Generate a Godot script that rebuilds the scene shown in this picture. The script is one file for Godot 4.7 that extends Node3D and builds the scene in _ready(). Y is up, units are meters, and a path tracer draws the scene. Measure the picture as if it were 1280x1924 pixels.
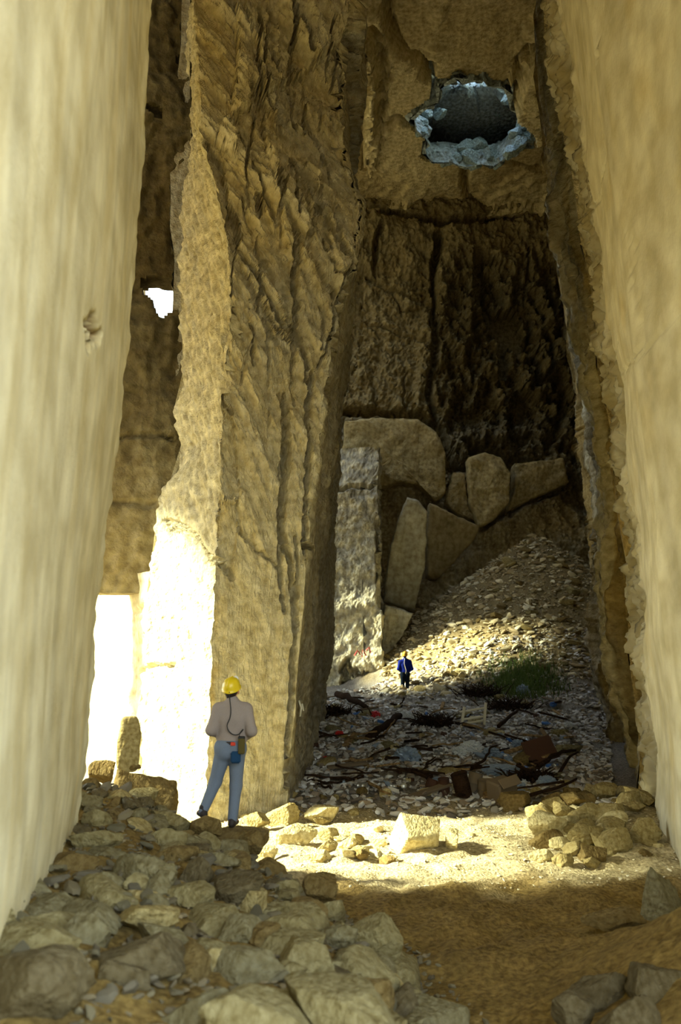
extends Node3D

# ---------------------------------------------------------------- camera frame
const F := 1700.0
const EYE := 2.6
const PITCH := 0.16214

var rng := RandomNumberGenerator.new()
var used := {}
var M := {}
var rocks_near := []
var rocks_far := []
var noise_a := FastNoiseLite.new()
var noise_b := FastNoiseLite.new()
var noise_c := FastNoiseLite.new()
var noise_d := FastNoiseLite.new()

func W(px: float, py: float, d: float) -> Vector3:
	var x := (px - 640.0) / F
	var y := (962.0 - py) / F
	var dir := Vector3(x, sin(PITCH) + y * cos(PITCH), -cos(PITCH) + y * sin(PITCH))
	return Vector3(0, EYE, 0) + dir * (d / -dir.z)

func proj(p: Vector3) -> Vector2:
	var q := p - Vector3(0, EYE, 0)
	var fz := -q.z * cos(PITCH) + q.y * sin(PITCH)
	var uy := q.y * cos(PITCH) + q.z * sin(PITCH)
	return Vector2(640.0 + F * q.x / maxf(fz, 0.01), 962.0 - F * uy / maxf(fz, 0.01))

# ---------------------------------------------------------------- object helpers
func numbered(called: String) -> String:
	var n: int = used.get(called, 0)
	used[called] = n + 1
	return called if n == 0 else "%s_%03d" % [called, n]

func tag(o: Node3D, label: String, category: String, group := "") -> Node3D:
	o.set_meta("label", label)
	o.set_meta("category", category)
	if group != "":
		o.set_meta("group", group)
	return o

func thing(called: String, label: String, category: String, at := Vector3.ZERO, group := "") -> Node3D:
	var o := Node3D.new()
	o.name = numbered(called)
	add_child(o, true)
	o.position = at
	tag(o, label, category, group)
	return o

func part(called: String, mesh: Mesh, mat: Material, parent: Node3D) -> MeshInstance3D:
	var o := MeshInstance3D.new()
	o.name = called if parent != self else numbered(called)
	o.mesh = mesh
	o.material_override = mat
	parent.add_child(o, true)
	return o

func struct(called: String, mesh: Mesh, mat: Material, parent: Node3D = self) -> MeshInstance3D:
	var o := part(called, mesh, mat, parent)
	o.set_meta("kind", "structure")
	return o

# ---------------------------------------------------------------- materials
func noise_tex(freq: float, seed_: int, lo: Color, hi: Color, size := 512, mid := 0.5) -> NoiseTexture2D:
	var n := FastNoiseLite.new()
	n.seed = seed_
	n.frequency = freq
	n.fractal_octaves = 5
	var t := NoiseTexture2D.new()
	t.width = size
	t.height = size
	t.seamless = true
	t.noise = n
	var g := Gradient.new()
	g.offsets = PackedFloat32Array([0.15, mid, 0.85])
	g.colors = PackedColorArray([lo, lo.lerp(hi, 0.6), hi])
	t.color_ramp = g
	return t

func bump_tex(freq: float, seed_: int, size := 512) -> NoiseTexture2D:
	var n := FastNoiseLite.new()
	n.seed = seed_
	n.frequency = freq
	n.fractal_octaves = 6
	n.fractal_gain = 0.6
	var t := NoiseTexture2D.new()
	t.width = size
	t.height = size
	t.seamless = true
	t.noise = n
	return t

func rock_mat(called: String, c: Color, tex: Texture2D, bump: Texture2D, bump_cm: float, scale: float, rough := 0.95) -> StandardMaterial3D:
	var m := StandardMaterial3D.new()
	m.resource_name = called
	m.albedo_color = c
	m.albedo_texture = tex
	m.vertex_color_use_as_albedo = true
	m.roughness = rough
	m.metallic_specular = 0.25
	m.uv1_triplanar = true
	m.uv1_world_triplanar = true
	m.uv1_scale = Vector3.ONE * scale
	if bump:
		m.heightmap_enabled = true
		m.heightmap_texture = bump
		m.heightmap_scale = bump_cm
	M[called] = m
	return m

func plain_mat(called: String, c: Color, rough := 0.8, metal := 0.0) -> StandardMaterial3D:
	var m := StandardMaterial3D.new()
	m.resource_name = called
	m.albedo_color = c
	m.roughness = rough
	m.metallic = metal
	M[called] = m
	return m

func cloth_mat(called: String, c: Color, tex: Texture2D, scale := 6.0) -> StandardMaterial3D:
	var m := plain_mat(called, c, 0.95)
	m.albedo_texture = tex
	m.uv1_triplanar = true
	m.uv1_scale = Vector3.ONE * scale
	m.metallic_specular = 0.2
	return m

func make_materials() -> void:
	var mottle := noise_tex(0.012, 3, Color(0.72, 0.69, 0.62), Color(1, 1, 1))
	var wash := noise_tex(0.006, 13, Color(0.86, 0.84, 0.79), Color(1, 1, 1))
	var dusty := noise_tex(0.02, 19, Color(0.70, 0.66, 0.56), Color(1, 1, 1))
	var speckle := noise_tex(0.035, 9, Color(0.62, 0.6, 0.56), Color(1, 1, 1))
	var grain := bump_tex(0.03, 5)
	var fine := bump_tex(0.06, 7)
	rock_mat("limestone", Color(1, 1, 1), mottle, grain, 3.0, 0.45)
	rock_mat("limestone_smooth", Color(1, 1, 1), wash, fine, 0.6, 0.4)
	rock_mat("limestone_rough", Color(1, 1, 1), mottle, grain, 4.0, 0.6)
	rock_mat("earth", Color(1, 1, 1), speckle, fine, 1.5, 0.7)
	rock_mat("shaft_rock", Color(1, 1, 1), speckle, grain, 12.0, 0.25)
	var ss := rock_mat("shaft_stone", Color(0.70, 0.78, 0.78), speckle, grain, 8.0, 0.5)
	ss.vertex_color_use_as_albedo = false
	var tones := {
		"stone_grey": Color(0.57, 0.53, 0.38), "stone_buff": Color(0.68, 0.62, 0.43), "stone_pale": Color(0.84, 0.79, 0.60), "stone_brown": Color(0.50, 0.43, 0.27),
		"stone_dark": Color(0.42, 0.38, 0.28), "stone_slate": Color(0.52, 0.49, 0.37)}
	for k in tones:
		var m := rock_mat(k, tones[k], dusty, grain, 2.2, 1.3)
		m.vertex_color_use_as_albedo = false
	var weave := noise_tex(0.08, 21, Color(0.85, 0.85, 0.85), Color(1, 1, 1), 256)
	cloth_mat("sweater", Color(0.60, 0.55, 0.52), weave)
	cloth_mat("jeans", Color(0.44, 0.48, 0.54), weave)
	cloth_mat("jacket_blue", Color(0.10, 0.16, 0.50), weave)
	cloth_mat("trousers_dark", Color(0.06, 0.10, 0.14), weave)
	cloth_mat("pouch_blue", Color(0.14, 0.26, 0.38), weave)
	cloth_mat("pack_olive", Color(0.35, 0.31, 0.17), weave)
	plain_mat("helmet_yellow", Color(0.86, 0.74, 0.10), 0.35)
	plain_mat("helmet_gold", Color(0.85, 0.62, 0.12), 0.4)
	plain_mat("skin", Color(0.78, 0.52, 0.40), 0.6)
	plain_mat("eye_white", Color(0.9, 0.88, 0.84), 0.3)
	plain_mat("hair", Color(0.14, 0.08, 0.05), 0.8)
	plain_mat("boot", Color(0.13, 0.09, 0.07), 0.7)
	plain_mat("rubber", Color(0.04, 0.05, 0.05), 0.6)
	plain_mat("lamp_white", Color(0.9, 0.9, 0.88), 0.25)
	plain_mat("red_cloth", Color(0.75, 0.22, 0.12), 0.8)
	plain_mat("red_paint", Color(0.72, 0.22, 0.20), 0.9)
	plain_mat("white_paint", Color(0.88, 0.86, 0.78), 0.8)
	plain_mat("white_plastic", Color(0.78, 0.79, 0.78), 0.35)
	plain_mat("bluish_plastic", Color(0.50, 0.56, 0.62), 0.3)
	plain_mat("red_plastic", Color(0.72, 0.10, 0.09), 0.4)
	plain_mat("blue_plastic", Color(0.25, 0.42, 0.66), 0.35)
	plain_mat("rust", Color(0.30, 0.19, 0.12), 0.8, 0.2)
	plain_mat("tin", Color(0.62, 0.62, 0.60), 0.35, 0.8)
	plain_mat("cardboard", Color(0.42, 0.36, 0.27), 0.9)
	var wood := noise_tex(0.02, 31, Color(0.7, 0.65, 0.6), Color(1, 1, 1), 256)
	cloth_mat("wood_dark", Color(0.22, 0.16, 0.11), wood, 2.0)
	cloth_mat("wood_pale", Color(0.62, 0.52, 0.36), wood, 2.0)
	plain_mat("frame_white", Color(0.88, 0.84, 0.72), 0.5)
	var gr := plain_mat("grass", Color(0.34, 0.40, 0.16), 0.8)
	gr.vertex_color_use_as_albedo = true
	plain_mat("grass_dark", Color(0.10, 0.11, 0.05), 0.9)
	var lf := plain_mat("shaft_leaf", Color(0.34, 0.46, 0.36), 0.8)
	lf.vertex_color_use_as_albedo = false
	var fr := plain_mat("fragment", Color(1, 1, 1), 0.85)
	fr.vertex_color_use_as_albedo = true

# ---------------------------------------------------------------- rock wall grid
class Grid:
	var nu := 0
	var nv := 0
	var p := PackedVector3Array()
	var n := PackedVector3Array()
	var u := PackedFloat32Array()
	var h := PackedFloat32Array()
	var c := PackedColorArray()
	var sx := PackedFloat32Array()
	var sy := PackedFloat32Array()
	var hole := PackedByteArray()

func curve_at(cv: Array, y: float) -> Vector3:
	# cv: points sorted by rising y
	if y <= cv[0].y:
		return Vector3(cv[0].x, y, cv[0].z)
	for k in range(1, cv.size()):
		if y <= cv[k].y:
			var t: float = (y - cv[k - 1].y) / maxf(cv[k].y - cv[k - 1].y, 1e-4)
			return Vector3(lerpf(cv[k - 1].x, cv[k].x, t), y, lerpf(cv[k - 1].z, cv[k].z, t))
	return Vector3(cv[-1].x, y, cv[-1].z)

func pix_curve(pts: Array, d: float) -> Array:
	var out := []
	for q in pts:
		out.append(W(q[0], q[1], d))
	out.sort_custom(func(a, b): return a.y < b.y)
	return out

func rows_of(y0: float, y1: float, n: int, top: float, extra: int) -> PackedFloat32Array:
	var r := PackedFloat32Array()
	for j in n + 1:
		r.append(lerpf(y0, y1, float(j) / n))
	for j in extra:
		r.append(lerpf(y1, top, float(j + 1) / extra))
	return r

func make_grid(curves: Array, segs: Array, rows: PackedFloat32Array) -> Grid:
	var g := Grid.new()
	g.nv = rows.size()
	g.nu = 1
	for s in segs:
		g.nu += s
	var ustep := PackedFloat32Array()
	var acc := 0.0
	ustep.append(0.0)
	for k in segs.size():
		var a := curve_at(curves[k], 5.0)
		var b := curve_at(curves[k + 1], 5.0)
		var len_ := a.distance_to(b)
		for i in segs[k]:
			ustep.append(acc + len_ * (i + 1) / segs[k])
		acc += len_
	g.p.resize(g.nu * g.nv)
	for j in g.nv:
		var y := rows[j]
		var at := j * g.nu
		var a := curve_at(curves[0], y)
		g.p[at] = a
		at += 1
		for k in segs.size():
			var b := curve_at(curves[k + 1], y)
			for i in segs[k]:
				g.p[at] = a.lerp(b, float(i + 1) / segs[k])
				at += 1
			a = b
	finish_grid(g, ustep)
	return g

func finish_grid(g: Grid, ustep: PackedFloat32Array) -> void:
	var total := g.nu * g.nv
	g.u = ustep
	g.n = grid_normals(g.p, g.nu, g.nv)
	g.h.resize(total)
	g.c.resize(total)
	g.sx.resize(total)
	g.sy.resize(total)
	g.hole.resize(total)
	for k in total:
		var q := proj(g.p[k])
		g.sx[k] = q.x
		g.sy[k] = q.y

func grid_normals(p: PackedVector3Array, nu: int, nv: int) -> PackedVector3Array:
	var n := PackedVector3Array()
	n.resize(nu * nv)
	for j in nv:
		var j0 := maxi(j - 1, 0) * nu
		var j1 := mini(j + 1, nv - 1) * nu
		for i in nu:
			var r := p[j * nu + mini(i + 1, nu - 1)] - p[j * nu + maxi(i - 1, 0)]
			var u := p[j1 + i] - p[j0 + i]
			n[j * nu + i] = r.cross(u).normalized()
	return n

func find(g: Grid, px: float, py: float, i0 := 0, i1 := 100000) -> Vector2:
	i1 = mini(i1, g.nu - 1)
	var best := 1e18
	var bi := i0
	var bj := 0
	for j in range(0, g.nv, 8):
		for i in range(i0, i1 + 1, 6):
			var k := j * g.nu + i
			var e := (g.sx[k] - px) * (g.sx[k] - px) + (g.sy[k] - py) * (g.sy[k] - py)
			if e < best:
				best = e
				bi = i
				bj = j
	for s in [5, 3, 2, 1, 1, 1]:
		var ci := bi
		var cj := bj
		for dj in [-s, 0, s]:
			for di in [-s, 0, s]:
				var i := clampi(ci + di, i0, i1)
				var j := clampi(cj + dj, 0, g.nv - 1)
				var k := j * g.nu + i
				var e := (g.sx[k] - px) * (g.sx[k] - px) + (g.sy[k] - py) * (g.sy[k] - py)
				if e < best:
					best = e
					bi = i
					bj = j
	return Vector2(bi, bj)

# a recessed crack along a line, width and depth in metres
func carve(g: Grid, pts: Array, width: float, depth: float, i0 := 0, i1 := 100000, jag := 1.0) -> void:
	var line := []
	for q in pts:
		line.append(find(g, q[0], q[1], i0, i1))
	var fineline := []
	for k in line.size() - 1:
		var a: Vector2 = line[k]
		var b: Vector2 = line[k + 1]
		var steps := maxi(2, int(a.distance_to(b) / 5.0))
		for s in steps:
			var q := a.lerp(b, float(s) / steps)
			if s > 0:
				q += Vector2(rng.randf_range(-1, 1), rng.randf_range(-1, 1)) * jag * 1.5
			fineline.append(q)
	fineline.append(line[-1])
	for k in fineline.size() - 1:
		var a: Vector2 = fineline[k]
		var b: Vector2 = fineline[k + 1]
		var m := (a + b) / 2
		var ii := clampi(int(m.x), 1, g.nu - 2)
		var jj := clampi(int(m.y), 1, g.nv - 2)
		var du := maxf(g.p[jj * g.nu + ii + 1].distance_to(g.p[jj * g.nu + ii]), 0.004)
		var dv := maxf(g.p[(jj + 1) * g.nu + ii].distance_to(g.p[jj * g.nu + ii]), 0.004)
		var w := width * rng.randf_range(0.6, 1.3)
		var ri := int(w / du) + 2
		var rj := int(w / dv) + 2
		var A := Vector2(a.x * du, a.y * dv)
		var B := Vector2(b.x * du, b.y * dv)
		var ab := B - A
		var l2 := maxf(ab.length_squared(), 1e-6)
		for j in range(maxi(int(minf(a.y, b.y)) - rj, 0), mini(int(maxf(a.y, b.y)) + rj, g.nv - 1) + 1):
			for i in range(maxi(int(minf(a.x, b.x)) - ri, 0), mini(int(maxf(a.x, b.x)) + ri, g.nu - 1) + 1):
				var P := Vector2(i * du, j * dv)
				var t := clampf((P - A).dot(ab) / l2, 0, 1)
				var e := P.distance_to(A + ab * t) / w
				if e < 1.0:
					var at := j * g.nu + i
					var low := -depth * (1.0 - e * e)
					if low < g.h[at] - 0.0:
						g.h[at] = minf(g.h[at], g.h[at] * 0.3 + low)

# raise (or lower) an area by some metres, with a ragged edge
func lift(g: Grid, pts: Array, amount: float, i0 := 0, i1 := 100000, tilt := 0.0) -> void:
	var poly := PackedVector2Array()
	for q in pts:
		poly.append(find(g, q[0], q[1], i0, i1))
	var lo := poly[0]
	var hi := poly[0]
	for q in poly:
		lo = lo.min(q)
		hi = hi.max(q)
	for j in range(int(lo.y), int(hi.y) + 1):
		for i in range(int(lo.x), int(hi.x) + 1):
			var wob := Vector2(noise_d.get_noise_2d(i * 2.0, j * 2.0), noise_d.get_noise_2d(i * 2.0 + 500, j * 2.0)) * 5.0
			if Geometry2D.is_point_in_polygon(Vector2(i, j) + wob, poly):
				g.h[j * g.nu + i] += amount + tilt * (float(j) - lo.y) / maxf(hi.y - lo.y, 1)

func grid_mesh(g: Grid, thick := 1.2, lip := -1.0) -> ArrayMesh:
	var nu := g.nu
	var nv := g.nv
	var v := PackedVector3Array()
	v.resize(nu * nv)
	for k in nu * nv:
		v[k] = g.p[k] + g.n[k] * g.h[k]
	var nn := grid_normals(v, nu, nv)
	var idx := PackedInt32Array()
	for j in nv - 1:
		for i in nu - 1:
			var a := j * nu + i
			if g.hole[a] or g.hole[a + 1] or g.hole[a + nu] or g.hole[a + nu + 1]:
				continue
			idx.append_array([a, a + nu, a + nu + 1, a, a + nu + 1, a + 1])
	var col := g.c.duplicate()
	if thick > 0.0:
		# back and sides, so that the wall is a solid body
		var si := maxi(1, nu / 24)
		var sj := maxi(1, nv / 24)
		var li := []
		var lj := []
		for i in range(0, nu - 1, si):
			li.append(i)
		li.append(nu - 1)
		for j in range(0, nv - 1, sj):
			lj.append(j)
		lj.append(nv - 1)
		var first := v.size()
		for j in lj:
			for i in li:
				var at: int = j * nu + i
				v.append(g.p[at] - g.n[at] * thick)
				nn.append(-g.n[at])
				col.append(g.c[at])
		var w := li.size()
		for j in lj.size() - 1:
			for i in w - 1:
				var a: int = first + j * w + i
				var open_ := false
				for jj in range(lj[j], lj[j + 1] + 1):
					for ii in range(li[i], li[i + 1] + 1):
						if g.hole[jj * nu + ii]:
							open_ = true
				if open_:
					continue
				idx.append_array([a, a + w + 1, a + w, a, a + 1, a + w + 1])
		# sides of any opening
		for j in range(1, nv - 2):
			for i in range(1, nu - 2):
				if cell_open(g, i, j):
					continue
				var at := j * nu + i
				for e in [[-1, 0, at + nu, at], [1, 0, at + 1, at + 1 + nu], [0, -1, at, at + 1], [0, 1, at + 1 + nu, at + nu]]:
					if cell_open(g, i + e[0], j + e[1]):
						var s := v.size()
						var q0: int = e[2]
						var q1: int = e[3]
						var back0 := v[q0] - g.n[q0] * (lip if lip > 0 else thick)
						var back1 := v[q1] - g.n[q1] * (lip if lip > 0 else thick)
						var fn := (v[q1] - v[q0]).cross(back0 - v[q0]).normalized() * -1.0
						for p in [v[q0], v[q1], back1, back0]:
							v.append(p)
							nn.append(fn)
							col.append(g.c[q0])
						idx.append_array([s, s + 1, s + 2, s, s + 2, s + 3])
		# skirts
		for side in 4:
			var m: int = w if side < 2 else lj.size()
			for k in m - 1:
				var f0: int
				var f1: int
				var b0: int
				var b1: int
				if side < 2:
					var jj: int = 0 if side == 0 else nv - 1
					var bj: int = 0 if side == 0 else lj.size() - 1
					f0 = jj * nu + li[k]
					f1 = jj * nu + li[k + 1]
					b0 = first + bj * w + k
					b1 = b0 + 1
				else:
					var ii: int = 0 if side == 2 else nu - 1
					var bi: int = 0 if side == 2 else w - 1
					f0 = lj[k] * nu + ii
					f1 = lj[k + 1] * nu + ii
					b0 = first + k * w + bi
					b1 = first + (k + 1) * w + bi
				var s := v.size()
				var fn := (v[f1] - v[f0]).cross(v[b0] - v[f0]).normalized()
				if side == 0 or side == 3:
					fn = -fn
				for q in [f0, f1, b1, b0]:
					v.append(v[q])
					nn.append(fn)
					col.append(col[q])
				if side == 0 or side == 3:
					idx.append_array([s, s + 2, s + 3, s, s + 1, s + 2])
				else:
					idx.append_array([s, s + 3, s + 2, s, s + 2, s + 1])
	return arrays_mesh(v, nn, idx, col)

func cell_open(g: Grid, i: int, j: int) -> bool:
	var a := j * g.nu + i
	return g.hole[a] or g.hole[a + 1] or g.hole[a + g.nu] or g.hole[a + g.nu + 1]

func arrays_mesh(v: PackedVector3Array, n: PackedVector3Array, idx: PackedInt32Array, col := PackedColorArray()) -> ArrayMesh:
	var a := []
	a.resize(Mesh.ARRAY_MAX)
	a[Mesh.ARRAY_VERTEX] = v
	a[Mesh.ARRAY_NORMAL] = n
	if col.size() == v.size():
		a[Mesh.ARRAY_COLOR] = col
	a[Mesh.ARRAY_INDEX] = idx
	var m := ArrayMesh.new()
	m.add_surface_from_arrays(Mesh.PRIMITIVE_TRIANGLES, a)
	return m

func terrace(x: float, steps: float) -> float:
	var t := x * steps
	var f := floorf(t)
	return (f + smoothstep(0.78, 1.0, t - f)) / steps

func na(x: float, y: float) -> float:
	return noise_a.get_noise_2d(x, y)
func nb(x: float, y: float) -> float:
	return noise_b.get_noise_2d(x, y)
func nc(x: float, y: float) -> float:
	return noise_c.get_noise_2d(x, y)

# ---------------------------------------------------------------- ground
func edge_of_mound(d: float) -> float:
	var t := [[-4.0, 3.0], [3.0, 2.2], [5.0, 1.35], [6.0, 0.9], [7.6, 0.62], [9.0, 0.35], [10.3, -0.35], [10.9, -0.75], [11.4, -1.3], [11.9, -2.2], [12.4, -4.0], [14, -9.0]]
	if d <= t[0][0]:
		return t[0][1]
	for k in range(1, t.size()):
		if d <= t[k][0]:
			return lerpf(t[k - 1][1], t[k][1], (d - t[k - 1][0]) / (t[k][0] - t[k - 1][0]))
	return -99.0

func ground(x: float, d: float) -> float:
	var y := 0.0
	if d > 17.0:
		y = (minf(d, 35.0) - 17.0) * 0.062 + maxf(d - 35.0, 0.0) * 0.04
	var e := edge_of_mound(d) - x
	if e > 0.0:
		y += 1.3 * (1.0 - exp(-e * 0.62)) * (0.92 if d > 5.0 else 0.92 - (5.0 - d) * 0.04)
	y += 0.30 * exp(-((x + 2.6) ** 2 / 0.7 + (d - 10.7) ** 2 / 0.6))
	# boulder heap against the right wall
	y += 0.35 * exp(-((x - 5.0) ** 2 / 2.2 + (d - 14.6) ** 2 / 3.5))
	# foreground rubble on the right
	y += 0.75 * exp(-((x - 3.0) ** 2 / 0.9 + (d - 7.0) ** 2 / 2.5))
	var r := sqrt((x - 9.4) ** 2 + (d - 43.5) ** 2)
	var cone := 8.6 - 0.68 * r
	if d > 28.0 and cone > y - 0.6:
		var b := cone - y
		y = y + 0.5 * (b + sqrt(b * b + 0.5))
	y += 0.05 * nb(x * 3.0, d * 3.0) + 0.10 * nb(x * 0.7, d * 0.7)
	return y

func ground_normal(x: float, d: float) -> Vector3:
	var e := 0.15
	return Vector3(ground(x - e, d) - ground(x + e, d), 2 * e, -(ground(x, d - e) - ground(x, d + e))).normalized()

# where the sight line through a pixel meets the ground
func on_ground(px: float, py: float) -> Vector3:
	var a := W(px, py, 1.0) - Vector3(0, EYE, 0)
	var d := 2.5
	while d < 46.0:
		var p := Vector3(0, EYE, 0) + a * d
		if p.y <= ground(p.x, d):
			break
		d += 0.04
	return Vector3(a.x * d, ground(a.x * d, d), -d)

# ---------------------------------------------------------------- ready
func _ready() -> void:
	rng.seed = 77
	noise_a.seed = 1
	noise_a.frequency = 1.0
	noise_a.fractal_octaves = 4
	noise_b.seed = 2
	noise_b.frequency = 1.0
	noise_b.fractal_octaves = 3
	noise_c.seed = 3
	noise_c.frequency = 1.0
	noise_c.fractal_octaves = 2
	noise_d.seed = 4
	noise_d.frequency = 0.08
	noise_d.fractal_octaves = 3

	# camera
	var cam := Camera3D.new()
	cam.name = "camera"
	cam.fov = rad_to_deg(2.0 * atan(962.0 / F))
	cam.near = 0.05
	cam.far = 400.0
	cam.position = Vector3(0, EYE, 0)
	cam.rotation = Vector3(PITCH, 0, 0)
	var att := CameraAttributesPhysical.new()
	att.frustum_focal_length = 12.0 * F / 962.0
	att.frustum_focus_distance = 17.0
	att.exposure_aperture = 1.0
	att.frustum_near = 0.05
	att.frustum_far = 400.0
	cam.attributes = att
	add_child(cam)
	cam.current = true

	# sky, sun, exposure
	var we := WorldEnvironment.new()
	we.name = "world_environment"
	var env := Environment.new()
	env.background_mode = Environment.BG_SKY
	var sky := Sky.new()
	var psm := ProceduralSkyMaterial.new()
	psm.sky_top_color = Color(0.66, 0.74, 0.86)
	psm.sky_horizon_color = Color(0.90, 0.925, 0.84)
	psm.sky_curve = 0.25
	psm.ground_bottom_color = Color(0.55, 0.50, 0.38)
	psm.ground_horizon_color = Color(0.70, 0.65, 0.52)
	psm.sky_energy_multiplier = 1.0
	sky.sky_material = psm
	env.sky = sky
	env.background_energy_multiplier = 9.0
	env.tonemap_mode = Environment.TONE_MAPPER_LINEAR
	env.tonemap_exposure = 1.0
	env.sdfgi_enabled = true
	env.ssao_enabled = true
	env.ssil_enabled = true
	we.environment = env
	add_child(we)
	var sun := DirectionalLight3D.new()
	sun.name = "sun"
	sun.light_color = Color(0.98, 0.99, 0.86)
	sun.light_energy = 10.5
	sun.light_angular_distance = 6.0
	sun.shadow_enabled = true
	sun.sky_mode = DirectionalLight3D.SKY_MODE_LIGHT_ONLY
	add_child(sun)
	sun.look_at_from_position(Vector3.ZERO, Vector3(0.87, -0.48, -0.06), Vector3.UP)

	make_materials()
	build_shell()
	build_people()
	build_stones()
	build_rubbish()

# ---------------------------------------------------------------- the setting
func tone(c: Color, k: float) -> Color:
	return Color(c.r * k, c.g * k, c.b * k)

const LIME := Color(0.66, 0.56, 0.315)
const LIME_PALE := Color(0.78, 0.71, 0.47)
const LIME_BROWN := Color(0.42, 0.315, 0.135)
const LIME_GREY := Color(0.50, 0.47, 0.37)
const OCHRE := Color(0.74, 0.57, 0.22)

func build_shell() -> void:
	build_floor()
	build_wall_left()
	build_pillar()
	build_wall_right()
	build_wall_back()
	build_lintel()
	build_ceiling()
	build_outer()

func build_floor() -> void:
	var g := Grid.new()
	var ds := PackedFloat32Array()
	var d := -9.0
	while d < 47.5:
		ds.append(d)
		d += 0.5 if d < 2.5 else clampf(0.012 * d, 0.06, 0.3)
	var xs := PackedFloat32Array()
	var x := -12.0
	while x < 15.0:
		xs.append(x)
		x += 0.4 if x < -5.0 else 0.1
	g.nu = xs.size()
	g.nv = ds.size()
	g.p.resize(g.nu * g.nv)
	for j in g.nv:
		for i in g.nu:
			g.p[j * g.nu + i] = Vector3(xs[i], ground(xs[i], ds[j]), -ds[j])
	finish_grid(g, xs)
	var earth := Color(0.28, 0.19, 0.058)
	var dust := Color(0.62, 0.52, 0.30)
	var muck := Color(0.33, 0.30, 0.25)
	var scree := Color(0.30, 0.23, 0.11)
	for j in g.nv:
		for i in g.nu:
			var at := j * g.nu + i
			var xx := xs[i]
			var dd := ds[j]
			var wob := nb(xx * 0.9, dd * 0.9) * 1.6
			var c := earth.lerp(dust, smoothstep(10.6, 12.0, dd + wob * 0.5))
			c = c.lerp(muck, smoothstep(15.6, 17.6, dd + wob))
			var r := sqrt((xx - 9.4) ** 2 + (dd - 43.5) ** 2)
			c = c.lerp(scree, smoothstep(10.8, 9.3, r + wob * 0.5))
			g.h[at] = 0.03 * nb(xx * 6.0, dd * 6.0)
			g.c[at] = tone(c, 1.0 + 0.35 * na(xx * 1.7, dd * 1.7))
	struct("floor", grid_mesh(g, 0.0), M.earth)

func build_wall_left() -> void:
	var edge := pix_curve([[283, -60], [283, 60], [272, 250], [262, 400], [245, 560], [234, 680], [224, 800], [210, 930], [190, 1090], [181, 1180], [172, 1320], [164, 1440], [140, 1580], [118, 1680], [90, 1760]], 9.0)
	var near := [Vector3(-1.52, -1, 7), Vector3(-1.45, 14, 7)]
	var mid := [Vector3(-1.60, -1, -3.4), Vector3(-1.50, 5, -3.4), Vector3(-1.45, 14, -3.4)]
	var back := []
	var far := []
	for q in edge:
		back.append(Vector3(q.x - 0.25, q.y, q.z - 0.55))
		far.append(Vector3(q.x - 4.5, q.y, q.z - 1.0))
	var rows := rows_of(-0.6, 13.0, 300, 26.6, 8)
	var g := make_grid([near, mid, edge, back, far], [14, 90, 8, 8], rows)
	for j in g.nv:
		var y := rows[j]
		for i in g.nu:
			var at := j * g.nu + i
			var u := g.u[i]
			var streak := na(u * 3.2, y * 0.16)
			var fine := nb(u * 14.0, y * 0.5)
			var blot := na(u * 0.5 + 40, y * 0.28)
			g.h[at] = 0.04 * nb(u * 0.5, y * 0.2) + 0.002 * streak + 0.002 * fine
			if i > 100:
				g.h[at] += 0.05 * nb(u * 5, y * 1.5)
			var c := Color(0.56, 0.50, 0.32).lerp(Color(0.80, 0.72, 0.46), clampf(0.75 + streak * 0.55 + blot * 0.6, 0, 1))
			c = c.lerp(OCHRE, clampf(nb(u * 2.0, y * 0.12 + 30) * 0.5 - 0.05, 0, 0.25))
			g.c[at] = tone(c, 1.0 + 0.04 * fine + 0.03 * streak)
	# square socket cut in the wall
	lift(g, [[158, 612], [187, 612], [186, 628], [180, 642], [161, 630]], -0.10)
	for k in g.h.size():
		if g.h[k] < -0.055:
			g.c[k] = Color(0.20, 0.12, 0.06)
	var w := struct("wall_left", grid_mesh(g), M.limestone_smooth)
	w.set_meta("label", "pale streaked smooth stone wall along the left edge, with a small square socket")

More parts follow.
